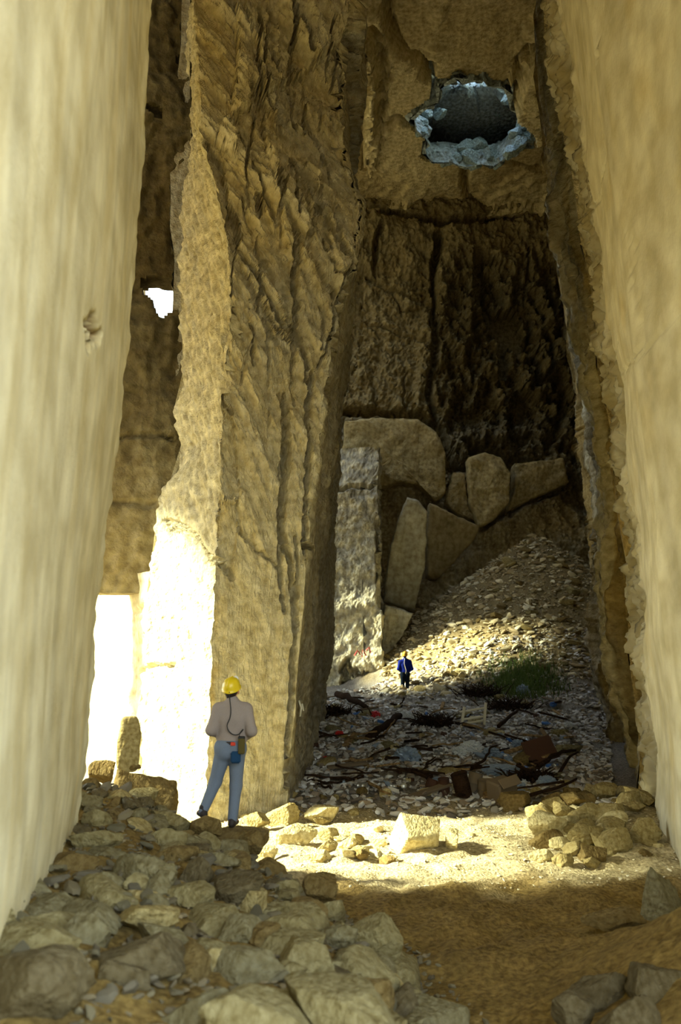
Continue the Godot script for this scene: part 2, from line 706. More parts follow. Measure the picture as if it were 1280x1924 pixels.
func build_pillar() -> void:
	var a_ := pix_curve([[372, -40], [366, 40], [350, 100], [362, 160], [366, 235], [352, 290], [343, 380], [340, 500], [342, 600], [343, 700], [333, 760], [330, 800], [346, 850], [332, 885], [300, 920], [292, 1000], [284, 1060], [272, 1120], [266, 1250], [258, 1560]], 17.4)
	var b_ := pix_curve([[368, -40], [370, 100], [374, 230], [398, 330], [424, 430], [433, 560], [424, 660], [416, 750], [412, 850], [410, 950], [404, 1100], [398, 1250], [392, 1400], [386, 1520], [384, 1560]], 15.3)
	var c_ := pix_curve([[655, -40], [648, 100], [652, 250], [668, 330], [690, 370], [680, 440], [664, 500], [640, 560], [628, 640], [612, 760], [600, 860], [585, 960], [575, 1080], [564, 1230], [552, 1380], [542, 1500], [540, 1540]], 16.1)
	var d_ := pix_curve([[640, -60], [640, 400], [633, 560], [636, 700], [634, 850], [630, 960], [626, 1080], [622, 1200], [612, 1320], [604, 1420]], 31.0)
	var e_ := [Vector3(-1.7, -1, -32.2), Vector3(-1.7, 27, -32.2)]
	var f_ := [Vector3(-3.4, -1, -31.0), Vector3(-3.4, 27, -31.0)]
	var h_ := [Vector3(-3.6, -1, -18.4), Vector3(-3.6, 27, -18.4)]
	var rows := rows_of(-0.5, 17.0, 720, 26.7, 8)
	var nAB := 84
	var nBC := 230
	var nCD := 70
	var g := make_grid([a_, b_, c_, d_, e_, f_, h_], [nAB, nBC, nCD, 8, 6, 20], rows)
	var iB := nAB
	var iC := nAB + nBC
	var iD := iC + nCD
	for j in g.nv:
		var y := rows[j]
		var rough := smoothstep(3.0, 9.5, y)
		for i in g.nu:
			var at := j * g.nu + i
			var u := g.u[i]
			var front := i > iB
			var side := i > iC
			# slanting joints run down to the right, spalled in upright flakes
			var s := u * 0.85 + y * 0.42
			var t := -u * 0.35 + y * 0.55
			var big := na(u * 0.42 + 7, y * 0.085)
			var flake := na(s * 0.75 + big * 0.6, t * 0.22 + 9)
			var flake2 := na(s * 2.1 + 20, t * 0.42)
			var flake3 := na(s * 4.2 + 40, t * 0.7 + 3)
			var grain := nb(s * 8.0, t * 2.6)
			var fine := nb(u * 22.0, y * 7.0)
			var hh := 0.0
			var c := LIME
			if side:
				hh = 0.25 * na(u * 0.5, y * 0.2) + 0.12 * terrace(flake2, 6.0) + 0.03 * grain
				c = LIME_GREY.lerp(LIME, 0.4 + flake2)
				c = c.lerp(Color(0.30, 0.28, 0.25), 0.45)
			elif front:
				var ue := (u - g.u[iB]) / (g.u[iC] - g.u[iB])
				var r2 := lerpf(0.10, 1.0, rough) * lerpf(0.75, 1.1, smoothstep(0.0, 0.5, ue))
				hh = r2 * (0.45 * terrace(flake, 8.0) + 0.34 * terrace(flake2, 7.0) + 0.20 * terrace(flake3, 5.0)) + 0.03 * grain * lerpf(0.3, 1.0, rough) + 0.012 * fine
				# upright ribs near the right-hand end
				hh += 0.07 * terrace(nb(u * 2.6, y * 0.08 + 3), 4.0) * smoothstep(0.45, 0.7, ue)
				hh += 0.006 * nb(u * 16.0, y * 0.6) * (1.0 - rough) * 3.0
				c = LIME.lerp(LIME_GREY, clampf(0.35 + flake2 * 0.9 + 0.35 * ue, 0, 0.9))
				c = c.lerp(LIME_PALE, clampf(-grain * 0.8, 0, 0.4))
				c = c.lerp(LIME_PALE, 0.55 * (1.0 - rough))  # bounce light from the sunlit floor put into the colour, paler low down
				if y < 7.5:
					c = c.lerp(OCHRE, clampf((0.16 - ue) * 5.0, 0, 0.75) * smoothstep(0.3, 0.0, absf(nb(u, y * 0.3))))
			else:
				var fade := clampf(float(i) / nAB, 0, 1)
				hh = 0.10 * terrace(na(s * 0.5, t * 0.2), 4.0) * rough + 0.07 * nb(s * 4.0, t * 2.0) + 0.035 * grain + 0.02 * fine
				hh += (1.0 - smoothstep(0.0, 0.12, fade)) * 0.10 * nb(y * 1.6, 3.0)
				c = LIME_PALE.lerp(LIME_GREY, clampf(0.3 + 0.8 * nb(s * 5.0, t * 2.5), 0, 0.9))
			# edges stay where they are
			if i > iC - 12 and i < iC + 8:
				hh *= 0.55
			g.h[at] = hh
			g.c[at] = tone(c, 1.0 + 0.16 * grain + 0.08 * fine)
	# overhanging slabs at the top, left as ledges where lower slabs fell away
	lift(g, [[372, 0], [440, 0], [446, 110], [432, 220], [440, 300], [422, 285], [400, 268], [378, 240]], 0.35, iB)
	lift(g, [[478, 90], [520, 60], [520, 190], [514, 240], [496, 200], [482, 150]], 0.22, iB, iC)
	lift(g, [[498, 215], [520, 225], [524, 330], [510, 370], [498, 300]], 0.25, iB, iC)
	lift(g, [[450, 0], [500, 0], [496, 90], [480, 110], [460, 60]], 0.18, iB, iC)
	lift(g, [[436, 445], [470, 455], [500, 520], [520, 580], [552, 650], [520, 620], [492, 560], [455, 500]], 0.16, iB, iC)
	lift(g, [[560, 330], [590, 300], [600, 380], [590, 400], [562, 400]], 0.16, iB, iC)
	# dark pockets under the ledges
	lift(g, [[432, 378], [448, 392], [462, 430], [440, 470], [428, 430]], -0.5, iB, iC)
	lift(g, [[478, 360], [496, 362], [496, 400], [484, 412]], -0.45, iB, iC)
	lift(g, [[462, 170], [482, 168], [486, 230], [468, 215]], -0.45, iB, iC)
	lift(g, [[592, 378], [608, 382], [604, 404], [592, 400]], -0.3, iB, iC)
	lift(g, [[552, 430], [562, 430], [562, 500], [552, 492]], -0.3, iB, iC)
	lift(g, [[386, 262], [410, 285], [424, 310], [430, 400], [412, 360]], -0.25, 0, iC)
	lift(g, [[542, 608], [556, 610], [560, 640], [548, 634]], -0.3, iB, iC)
	lift(g, [[480, 700], [500, 700], [500, 780], [478, 900]], 0.02, iB, iC)
	# spalled ochre scar
	lift(g, [[418, 770], [440, 785], [448, 850], [452, 935], [418, 938]], -0.09, iB, iC)
	lift(g, [[410, 945], [450, 945], [446, 1000], [436, 1070], [410, 1050]], -0.07, iB, iC)
	# joints
	for s in [[[505, 120], [560, 250], [630, 330], [685, 400]], [[520, 300], [590, 400], [652, 490]], [[560, 110], [600, 190], [655, 270]], [[500, 330], [560, 450], [600, 520], [632, 570]], [[440, 320], [500, 430], [540, 540]], [[575, 330], [600, 420], [620, 470]], [[610, 300], [590, 380], [575, 470]], [[640, 330], [625, 400], [640, 470]]]:
		carve(g, s, 0.045, 0.10, iB, iC)
	carve(g, [[538, 740], [541, 800], [540, 860], [533, 950], [530, 1000], [546, 1060], [552, 1110], [556, 1180], [548, 1300], [541, 1400], [540, 1475]], 0.07, 0.45, iB, iC)
	carve(g, [[527, 740], [535, 800], [531, 880], [524, 960], [528, 1080], [534, 1150]], 0.045, 0.3, iB, iC)
	carve(g, [[588, 700], [580, 800], [577, 880], [573, 960], [574, 1040]], 0.06, 0.4, iB, iC)
	carve(g, [[575, 690], [582, 740], [578, 820]], 0.04, 0.3, iB, iC)
	carve(g, [[556, 1010], [560, 1090], [557, 1170]], 0.04, 0.25, iB, iC)
	carve(g, [[418, 590], [417, 680], [421, 750], [438, 772]], 0.05, 0.30, iB - 4, iC)
	carve(g, [[436, 450], [470, 500], [502, 560], [520, 600], [550, 640], [556, 760]], 0.05, 0.25, iB, iC)
	carve(g, [[553, 420], [552, 520], [555, 600], [580, 690]], 0.06, 0.35, iB, iC)
	carve(g, [[503, 590], [504, 700], [506, 820]], 0.03, 0.10, iB, iC)
	carve(g, [[445, 940], [452, 1000], [490, 1040], [530, 1075]], 0.035, 0.12, iB, iC)
	carve(g, [[405, 1052], [420, 1060], [438, 1084]], 0.07, 0.22, iB - 6, iC)
	carve(g, [[306, 976], [330, 984], [352, 992], [378, 1015], [402, 1056]], 0.05, 0.14, 0, iB)
	carve(g, [[312, 985], [372, 1010]], 0.04, 0.1, 0, iB)
	carve(g, [[258, 1258], [290, 1252], [330, 1250]], 0.05, 0.15, 0, iB)
	carve(g, [[640, 130], [648, 230]], 0.06, 0.3, iB, iC)
	for k in 46:
		var x := rng.randf_range(440, 655)
		var y := rng.randf_range(10, 640)
		var slant: float = [0.5, 0.45, 0.02, 0.0, -0.25][k % 5]
		var run := rng.randf_range(50, 190)
		if y + run > 800:
			continue
		var line := []
		for q in 4:
			line.append([clampf(x + slant * run * q / 3.0 + rng.randf_range(-4, 4), 425, 664), y + run * q / 3.0])
		carve(g, line, rng.randf_range(0.02, 0.055), rng.randf_range(0.08, 0.32), iB, iC, 1.6)
	var w := struct("wall_middle", grid_mesh(g), M.limestone_rough)
	w.set_meta("label", "tall spalled limestone pillar with upright cracks, overexposed by sun at its foot")
	# white paint scrawl low on the dark side of the pillar
	paint_strokes("paint_mark", [[[562, 1316], [566, 1330], [564, 1346]], [[568, 1322], [570, 1336]]], 18.1, 0.02, M.white_paint, w)

func paint_strokes(called: String, strokes: Array, d: float, r: float, mat: Material, parent: Node3D) -> void:
	var st := SurfaceTool.new()
	st.begin(Mesh.PRIMITIVE_TRIANGLES)
	for s in strokes:
		var pts := []
		for q in s:
			pts.append(W(q[0], q[1], d))
		add_tube(st, pts, r, r, 5)
	st.generate_normals()
	part(called, st.commit(), mat, parent)

func build_wall_right() -> void:
	var f_ := pix_curve([[1016, -40], [1016, 200], [1020, 330], [1030, 440], [1032, 560], [1040, 640], [1054, 740], [1070, 840], [1082, 940], [1096, 1030], [1108, 1150], [1110, 1300]], 49.5)
	var m_ := pix_curve([[1028, -40], [1032, 200], [1046, 380], [1060, 540], [1076, 680], [1088, 800], [1096, 930], [1102, 1050], [1090, 1160], [1082, 1250], [1110, 1340], [1130, 1400], [1134, 1460]], 25.0)
	var s_ := pix_curve([[1030, -40], [1046, 200], [1066, 420], [1086, 600], [1106, 760], [1128, 940], [1150, 1120], [1176, 1300], [1190, 1420], [1190, 1560]], 19.5)
	var edge := pix_curve([[1026, -40], [1036, 60], [1060, 160], [1080, 240], [1094, 320], [1100, 400], [1124, 480], [1130, 540], [1132, 640], [1150, 720], [1166, 760], [1168, 860], [1180, 960], [1196, 1040], [1202, 1120], [1196, 1220], [1214, 1330], [1226, 1420], [1216, 1500], [1230, 1620]], 15.0)
	var ret := []
	for q in edge:
		ret.append(Vector3(q.x + 0.25, q.y, q.z - 1.3))
	var n1 := [Vector3(4.25, -1, -11.6), Vector3(4.05, 5, -11.6), Vector3(3.55, 12, -11.6), Vector3(3.4, 26, -11.6)]
	var n0 := [Vector3(3.55, -1, -3.5), Vector3(3.3, 26, -3.5)]
	var n2 := [Vector3(3.3, -1, 7), Vector3(3.2, 26, 7)]
	var rows := rows_of(-0.5, 16.0, 520, 26.7, 12)
	var segs := [40, 70, 30, 16, 90, 40]
	for piece in 2:
		right_piece(piece, [f_, m_, s_, ret, edge, n1, n0], segs, rows)

func right_piece(piece: int, curves: Array, segs: Array, rows: PackedFloat32Array) -> void:
	var g := make_grid(curves.slice(0, 4) if piece == 0 else curves.slice(3), segs.slice(0, 3) if piece == 0 else segs.slice(3), rows)
	var iE := 9999 if piece == 0 else 16
	for j in g.nv:
		var y := rows[j]
		for i in g.nu:
			var at := j * g.nu + i
			var u := g.u[i]
			var grain := nb(u * 6.0, y * 1.6)
			var streak := na(u * 2.2, y * 0.12)
			var blot := na(u * 0.5 + 11, y * 0.3)
			var hh := 0.0
			var c := LIME
			if piece == 0:
				hh = 0.8 * terrace(na(u * 0.22 + 3, y * 0.035), 5.0) + 0.35 * terrace(na(u * 0.8, y * 0.22), 5.0) + 0.15 * terrace(na(u * 2.0 + 9, y * 0.6), 4.0) + 0.06 * nb(u * 3.0, y * 1.4) - 0.45
				hh += 0.5 * smoothstep(66.0, 72.0, i + 3.0 * nb(y * 0.4, 1.0)) * smoothstep(100.0, 92.0, i)
				hh *= smoothstep(140.0, 128.0, i)
				streak = na(u * 0.75, y * 0.05)
				c = LIME_BROWN.lerp(LIME_GREY, clampf(0.5 + streak * 2.2, 0, 1))
				c = tone(c, 1.0 + 1.0 * clampf(na(u * 1.5 + 7, y * 0.5), -0.5, 0.3))
				c = c.lerp(LIME_PALE, clampf(streak * 2.0 - 0.1, 0, 0.7) * smoothstep(9.0, 5.0, y))
				if i > 70 and i < 96:
					c = c.lerp(LIME_PALE, 0.75 * smoothstep(12.0, 9.0, y))  # lit strip on this facet put into the colour as a paler band
			else:
				var k := smoothstep(6.0, 34.0, float(i - iE) + 14.0 * nb(y * 0.7, 4.0))
				hh = 0.06 * na(u * 0.6, y * 0.3) + 0.004 * grain + (1.0 - k) * (0.34 * terrace(na(u * 1.6, y * 0.7), 5.0) + 0.16 * terrace(na(u * 4.0, y * 1.6), 4.0) - 0.06)
				c = Color(0.66, 0.60, 0.39).lerp(Color(0.78, 0.73, 0.53), clampf(0.55 + blot * 0.8, 0, 1))
				c = c.lerp(LIME_GREY, clampf(0.25 + streak * 0.4 - blot * 0.4, 0, 0.6))
				c = c.lerp(OCHRE, clampf(nb(u * 0.7, y * 0.5 + 12) * 0.6 - 0.15, 0, 0.25))
				c = Color(0.34, 0.29, 0.17).lerp(LIME_GREY, clampf(0.5 + na(u * 2.0, y * 1.0) * 1.5, 0, 1)).lerp(c, k)
			g.h[at] = hh
			g.c[at] = tone(c, 1.0 + 0.10 * grain + 0.05 * streak)
	if piece == 1:
		# hairline cracks and the spalled lip of the near face
		for s in [[[1176, 440], [1186, 455], [1188, 500], [1184, 530], [1200, 560], [1208, 600], [1206, 650], [1180, 690], [1150, 715]], [[1166, 900], [1176, 960], [1180, 1020], [1196, 1080], [1202, 1150]], [[1125, 230], [1136, 290], [1130, 360], [1112, 400]], [[1150, 560], [1160, 640], [1145, 700]], [[1130, 120], [1128, 80]]]:
			carve(g, s, 0.03, 0.05, iE, 100000)
		carve(g, [[1150, 715], [1200, 680], [1240, 630], [1279, 590]], 0.03, 0.02, iE, 100000)
		var w := struct("wall_right", grid_mesh(g), M.limestone_smooth)
		w.set_meta("label", "smooth buff stone wall on the right with a ragged broken edge")
	else:
		carve(g, [[1078, 800], [1092, 980], [1104, 1150], [1120, 1300]], 0.08, 0.3)
		carve(g, [[1140, 800], [1156, 960], [1172, 1120], [1180, 1240]], 0.05, 0.25)
		var w2 := struct("wall_right_rear", grid_mesh(g), M.limestone_rough)
		w2.set_meta("label", "rough streaked brown wall receding behind the smooth right-hand wall")

func build_wall_back() -> void:
	var b0 := [Vector3(-10.8, 0, -46.0), Vector3(-10.8, 27, -46.0)]
	var b1 := [Vector3(-1.2, 0, -45.4), Vector3(-1.2, 27, -45.4)]
	var b2 := [Vector3(14.2, 0, -45.4), Vector3(14.2, 27, -45.4)]
	var rows := rows_of(0.5, 26.9, 420, 27.0, 1)
	var g := make_grid([b0, b1, b2], [14, 290], rows)
	for j in g.nv:
		var y := rows[j]
		for i in g.nu:
			var at := j * g.nu + i
			var u := g.u[i]
			var big := na(u * 0.16 + 2, y * 0.12)
			var blk := na(u * 0.5 + 20, y * 0.35 + u * 0.1)
			var sml := na(u * 1.3, y * 0.9 + u * 0.3)
			var grain := nb(u * 4.0, y * 3.2)
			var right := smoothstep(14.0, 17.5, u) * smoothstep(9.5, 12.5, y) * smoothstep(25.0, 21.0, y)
			g.h[at] = 0.8 * big + lerpf(0.45, 1.7, right) * terrace(blk, 4.0) + lerpf(0.3, 0.9, right) * terrace(sml, 4.0) + 0.10 * grain
			# the wall leans back under the roof
			g.h[at] += smoothstep(22.0, 27.0, y) * 1.0
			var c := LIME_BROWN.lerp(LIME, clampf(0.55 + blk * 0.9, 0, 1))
			c = c.lerp(LIME_BROWN, maxf(right * 0.7, 0.6 * smoothstep(12.5, 15.0, y)))  # here and below, shade of the upper and right wall goes into colour
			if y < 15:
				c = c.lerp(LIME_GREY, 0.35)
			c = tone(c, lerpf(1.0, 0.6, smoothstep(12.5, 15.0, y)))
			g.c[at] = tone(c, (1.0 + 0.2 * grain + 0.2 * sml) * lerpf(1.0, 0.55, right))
			if g.p[at].x < -3.4 and y > 13.0 + nb(u, 2.0):
				g.hole[at] = 1  # unseen part cut away so bright sky shows through the lintel hole
	carve(g, [[636, 776], [700, 772], [790, 780], [826, 806], [842, 840], [850, 874], [884, 882]], 0.28, 0.9)
	carve(g, [[884, 850], [936, 852], [962, 880], [972, 930], [958, 965]], 0.25, 0.9)
	carve(g, [[905, 990], [950, 962], [1000, 940], [1062, 912]], 0.22, 0.8)
	carve(g, [[822, 450], [814, 540], [822, 640], [806, 740], [820, 800]], 0.22, 0.9)
	carve(g, [[682, 400], [760, 415], [830, 428], [900, 420], [1000, 404]], 0.2, 0.5)
	carve(g, [[900, 480], [905, 560], [940, 620], [950, 700]], 0.35, 1.2)
	carve(g, [[690, 520], [780, 560], [840, 590]], 0.15, 0.5)
	carve(g, [[640, 600], [720, 610], [800, 640]], 0.13, 0.5)
	lift(g, [[925, 590], [975, 580], [990, 650], [940, 655]], -1.6)
	lift(g, [[900, 480], [925, 486], [960, 520], [950, 530], [905, 525]], -0.8)
	lift(g, [[642, 500], [680, 440], [682, 640], [640, 760]], -0.6)
	lift(g, [[960, 740], [1000, 720], [1060, 760], [1050, 830], [970, 840], [950, 800]], -0.7)
	for k in 26:
		var x := rng.randf_range(650, 1040)
		var y := rng.randf_range(400, 760)
		var line := []
		for q in 4:
			line.append([x + rng.randf_range(-10, 10) + (q * 22 if k % 3 == 0 else 0), y + q * rng.randf_range(14, 34)])
		carve(g, line, rng.randf_range(0.06, 0.16), rng.randf_range(0.2, 0.6), 0, 100000, 1.5)
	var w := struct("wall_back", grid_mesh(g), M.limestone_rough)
	w.set_meta("label", "dark brown broken end wall of the chamber beneath the roof hole")
	# big blocks that stand clear of the wall
	rock_slab("slab", [[766, 932], [788, 940], [804, 962], [802, 1012], [800, 1062], [790, 1102], [780, 1146], [748, 1138], [722, 1130], [726, 1080], [736, 1018], [750, 970]], 39.6, 41.4, 0.9, Color(0.50, 0.47, 0.35), w, "pale smooth leaning slab", 0.3)
	rock_slab("slab", [[724, 1136], [750, 1142], [776, 1152], [758, 1192], [738, 1222], [722, 1250], [716, 1200]], 38.9, 39.4, 0.9, Color(0.42, 0.40, 0.31), w, "broken stump below the pale slab")
	rock_slab("slab", [[808, 944], [850, 964], [902, 988], [894, 1012], [850, 1060], [822, 1090], [804, 1084], [802, 1000]], 42.6, 44.2, 1.2, Color(0.40, 0.32, 0.17), w, "smooth brown slab", 0.4)
	rock_slab("block", [[882, 858], [912, 850], [942, 858], [960, 888], [958, 944], [932, 974], [904, 988], [884, 945], [880, 896]], 43.0, 43.2, 1.2, Color(0.45, 0.37, 0.19), w, "rounded block between black cracks")
	rock_slab("block", [[648, 790], [700, 784], [786, 786], [822, 812], [838, 850], [838, 925], [820, 942], [792, 912], [745, 906], [700, 918], [640, 918]], 43.0, 43.6, 1.0, Color(0.47, 0.38, 0.19), w, "broad brown block")
	rock_slab("block", [[852, 886], [874, 888], [880, 950], [896, 980], [850, 958], [838, 940]], 43.6, 44.0, 1.0, Color(0.40, 0.32, 0.16), w)
	rock_slab("block", [[968, 870], [1060, 860], [1070, 905], [1000, 936], [956, 958], [966, 920]], 43.6, 44.2, 1.0, Color(0.40, 0.33, 0.18), w)
	# lower wall that stands forward on the left
	var y_hi := W(670, 915, 38).y
	var y_top := W(670, 860, 41).y
	var c0 := [Vector3(-7, 0, -40.2), Vector3(-7, y_hi, -40.4), Vector3(-7, y_top, -41)]
	var c1 := [Vector3(W(600, 1240, 38.2).x, 0, -38.2), Vector3(W(610, 1000, 38.2).x, y_hi, -38.4), Vector3(W(610, 900, 40).x, y_top, -39.4)]
	var c2 := [Vector3(W(722, 1250, 37.8).x, 0, -37.8), Vector3(W(712, 1000, 38.2).x, y_hi, -38.4), Vector3(W(712, 900, 40).x, y_top, -39.4)]
	var c3 := [Vector3(c2[0].x + 0.2, 0, -45.4), Vector3(c2[0].x + 0.2, y_top, -45.4)]
	var rr := rows_of(0.2, y_top, 170, y_top + 0.1, 1)
	var g2 := make_grid([c0, c1, c2, c3], [20, 80, 24], rr)
	for j in g2.nv:
		for i in g2.nu:
			var at := j * g2.nu + i
			var u := g2.u[i]
			var y := rr[j]
			var grain := nb(u * 2.2, y * 1.6)
			var blk := na(u * 0.5, y * 0.6)
			g2.h[at] = 0.25 * terrace(blk, 4.0) + 0.06 * grain + 0.015 * nb(u * 6, y * 6)
			var c := LIME_GREY.lerp(LIME_PALE, clampf(0.2 + grain * 1.0 + smoothstep(7, 2, y) * 0.4, 0, 1))
			g2.c[at] = tone(c, 0.9 + 0.3 * grain)
	carve(g2, [[714, 925], [708, 1010], [712, 1100], [716, 1170], [718, 1250]], 0.12, 0.5)
	carve(g2, [[626, 920], [680, 915], [712, 925]], 0.1, 0.4)
	carve(g2, [[640, 1262], [654, 1240], [660, 1262], [690, 1266]], 0.1, 0.5)
	lift(g2, [[640, 1275], [652, 1248], [660, 1275], [692, 1268], [690, 1300], [640, 1300]], -0.5)
	var w2 := struct("wall_back_lower", grid_mesh(g2, 0.8), M.limestone_rough)
	w2.set_meta("label", "rough grey lower wall standing forward at the back left, with faint red paint marks")
	paint_strokes("red_paint_mark", [[[666, 1232], [672, 1222], [678, 1230]], [[680, 1234], [682, 1220], [688, 1232]], [[688, 1222], [694, 1216], [696, 1226]]], 37.5, 0.03, M.red_paint, w2)

# a block of stone with its own thickness: outline, depth at its foot and at its top
func rock_slab(called: String, pts: Array, d_top: float, d_foot: float, thick: float, c: Color, parent: Node3D, label := "", bumpy := 1.6) -> void:
	var lo := 1e9
	var hi := -1e9
	for q in pts:
		lo = minf(lo, q[1])
		hi = maxf(hi, q[1])
	var ring := []
	for k in pts.size():
		var a: Array = pts[k]
		var b: Array = pts[(k + 1) % pts.size()]
		var steps := maxi(1, int(Vector2(a[0], a[1]).distance_to(Vector2(b[0], b[1])) / 7.0))
		for s in steps:
			var px := lerpf(a[0], b[0], float(s) / steps) + rng.randf_range(-1.2, 1.2)
			var py := lerpf(a[1], b[1], float(s) / steps) + rng.randf_range(-1.2, 1.2)
			ring.append(W(px, py, lerpf(d_top, d_foot, (py - lo) / (hi - lo))))
	var mid := Vector3.ZERO
	for q in ring:
		mid += q
	mid /= ring.size()
	var n := ring.size()
	var v := PackedVector3Array()
	var st := SurfaceTool.new()
	st.begin(Mesh.PRIMITIVE_TRIANGLES)
	st.set_smooth_group(0)
	var loops := []
	for lev in [[0.0, -thick], [0.0, -0.12], [0.035, -0.02], [0.09, 0.02], [0.16, 0.03], [0.24, 0.04], [0.32, 0.05], [0.4, 0.05], [0.5, 0.05], [0.6, 0.05], [0.7, 0.05], [0.8, 0.05], [0.9, 0.05]]:
		var lp := []
		for q in ring:
			var p: Vector3 = q.lerp(mid, lev[0])
			p.z += lev[1] + ((0.14 * terrace(na(p.x * 0.7, p.y * 0.6), 4.0) + 0.06 * nb(p.x * 2.2, p.y * 1.6)) * bumpy if lev[0] > 0.02 else 0.0)
			lp.append(p)
		loops.append(lp)
	for l in loops.size() - 1:
		for k in n:
			var a: Vector3 = loops[l][k]
			var b: Vector3 = loops[l][(k + 1) % n]
			var cc: Vector3 = loops[l + 1][(k + 1) % n]
			var dd: Vector3 = loops[l + 1][k]
			for q in [a, dd, cc, a, cc, b]:
				st.add_vertex(q)
	for k in n:
		for q in [loops[-1][k], mid + Vector3(0, 0, 0.05), loops[-1][(k + 1) % n]]:
			st.add_vertex(q)
	var arr: Mesh
	st.generate_normals()
	arr = st.commit()
	# make sure that the front looks towards the hall
	var a2 := arr.surface_get_arrays(0)
	var nn: PackedVector3Array = a2[Mesh.ARRAY_NORMAL]
	var sum := 0.0
	for k in range(nn.size() - n * 3, nn.size()):
		sum += nn[k].z
	var vv: PackedVector3Array = a2[Mesh.ARRAY_VERTEX]
	var idx := PackedInt32Array()
	for t in vv.size() / 3:
		idx.append_array([t * 3, t * 3 + 1, t * 3 + 2] if sum > 0 else [t * 3, t * 3 + 2, t * 3 + 1])
	if sum < 0:
		for k in nn.size():
			nn[k] = -nn[k]
	var cols := PackedColorArray()
	cols.resize(vv.size())
	for k in vv.size():
		cols[k] = tone(c, 1.0 + 0.25 * nb(vv[k].x * 1.5, vv[k].y * 0.7))
	var o := part(called, arrays_mesh(vv, nn, idx, cols), M.limestone_rough if bumpy > 1.0 else M.limestone, parent)
	if label != "":
		o.set_meta("label", label)

func build_lintel() -> void:
	var y0 := W(230, 1112, 18.0).y
	var l0 := [Vector3(-10.8, 0, -17.4), Vector3(-10.8, 27, -17.4)]
	var l1 := [Vector3(-2.0, 0, -18.6), Vector3(-2.0, 27, -18.6)]
	var rows := rows_of(y0, 17.5, 220, 26.7, 6)
	var g := make_grid([l0, l1], [150], rows)
	var gap := PackedVector2Array()
	for q in [[264, 522], [286, 514], [310, 520], [344, 514], [346, 588], [330, 580], [314, 584], [302, 594], [290, 572], [286, 556], [272, 552]]:
		gap.append(Vector2(q[0], q[1]))
	var gap2 := PackedVector2Array([Vector2(276, 206), Vector2(292, 203), Vector2(304, 214), Vector2(300, 224), Vector2(284, 218)])
	var gap3 := PackedVector2Array([Vector2(328, 108), Vector2(344, 95), Vector2(366, 98), Vector2(366, 145), Vector2(356, 128), Vector2(340, 120)])  # gaps two and three are added, bright sky standing in for sunlit edges
	for j in g.nv:
		var y := rows[j]
		for i in g.nu:
			var at := j * g.nu + i
			var u := g.u[i]
			var grain := nb(u * 3.0, y * 1.6)
			var blk := na(u * 0.5, y * 0.2)
			g.h[at] = 0.4 * terrace(blk, 4.0) * smoothstep(5.0, 9.0, y) + 0.06 * grain
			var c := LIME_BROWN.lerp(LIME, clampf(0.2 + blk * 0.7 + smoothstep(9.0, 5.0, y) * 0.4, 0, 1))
			g.c[at] = tone(c, (0.9 + 0.2 * grain) * lerpf(0.6, 0.3, smoothstep(5.0, 8.0, y)))  # shade on this wall put into its colour, deeper higher up
			var sp := Vector2(g.sx[at], g.sy[at])
			if Geometry2D.is_point_in_polygon(sp, gap) or Geometry2D.is_point_in_polygon(sp, gap2) or Geometry2D.is_point_in_polygon(sp, gap3):
				g.hole[at] = 1
	carve(g, [[200, 945], [250, 942], [290, 948]], 0.05, 0.12)
	carve(g, [[225, 822], [270, 820], [325, 825]], 0.05, 0.15)
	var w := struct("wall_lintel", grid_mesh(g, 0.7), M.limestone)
	w.set_meta("label", "shade-painted stone wall over the sunlit doorway on the left, pierced by a small hole")
	# sunlit wall of the court behind
	var r0 := [Vector3(-8.4, 0, -25.6), Vector3(-8.4, 9, -25.6)]
	var r1 := [Vector3(W(262, 1400, 17.6).x, 0, -17.6), Vector3(W(290, 1000, 17.6).x, 9, -17.6)]
	var rr := rows_of(-0.5, y0 + 0.35, 80, y0 + 0.4, 1)
	var g2 := make_grid([r0, r1], [100], rr)
	for j in g2.nv:
		for i in g2.nu:
			var at := j * g2.nu + i
			var u := g2.u[i]
			var y := rr[j]
			var grain := nb(u * 3.5, y * 2.0)
			g2.h[at] = 0.03 * grain + 0.15 * na(u * 0.4, y * 0.4) - 0.12
			g2.c[at] = tone(LIME_PALE.lerp(OCHRE, 0.25), 1.0 + 0.15 * grain)
	carve(g2, [[182, 1160], [215, 1158], [240, 1150], [270, 1140]], 0.08, 0.15)
	carve(g2, [[250, 1262], [262, 1256], [272, 1230]], 0.07, 0.2)
	carve(g2, [[262, 1258], [300, 1250], [340, 1256]], 0.05, 0.12)
	var w2 := struct("wall_court", grid_mesh(g2, 0.6), M.limestone)
	w2.set_meta("label", "brilliantly sunlit pale wall seen through the doorway at the left")

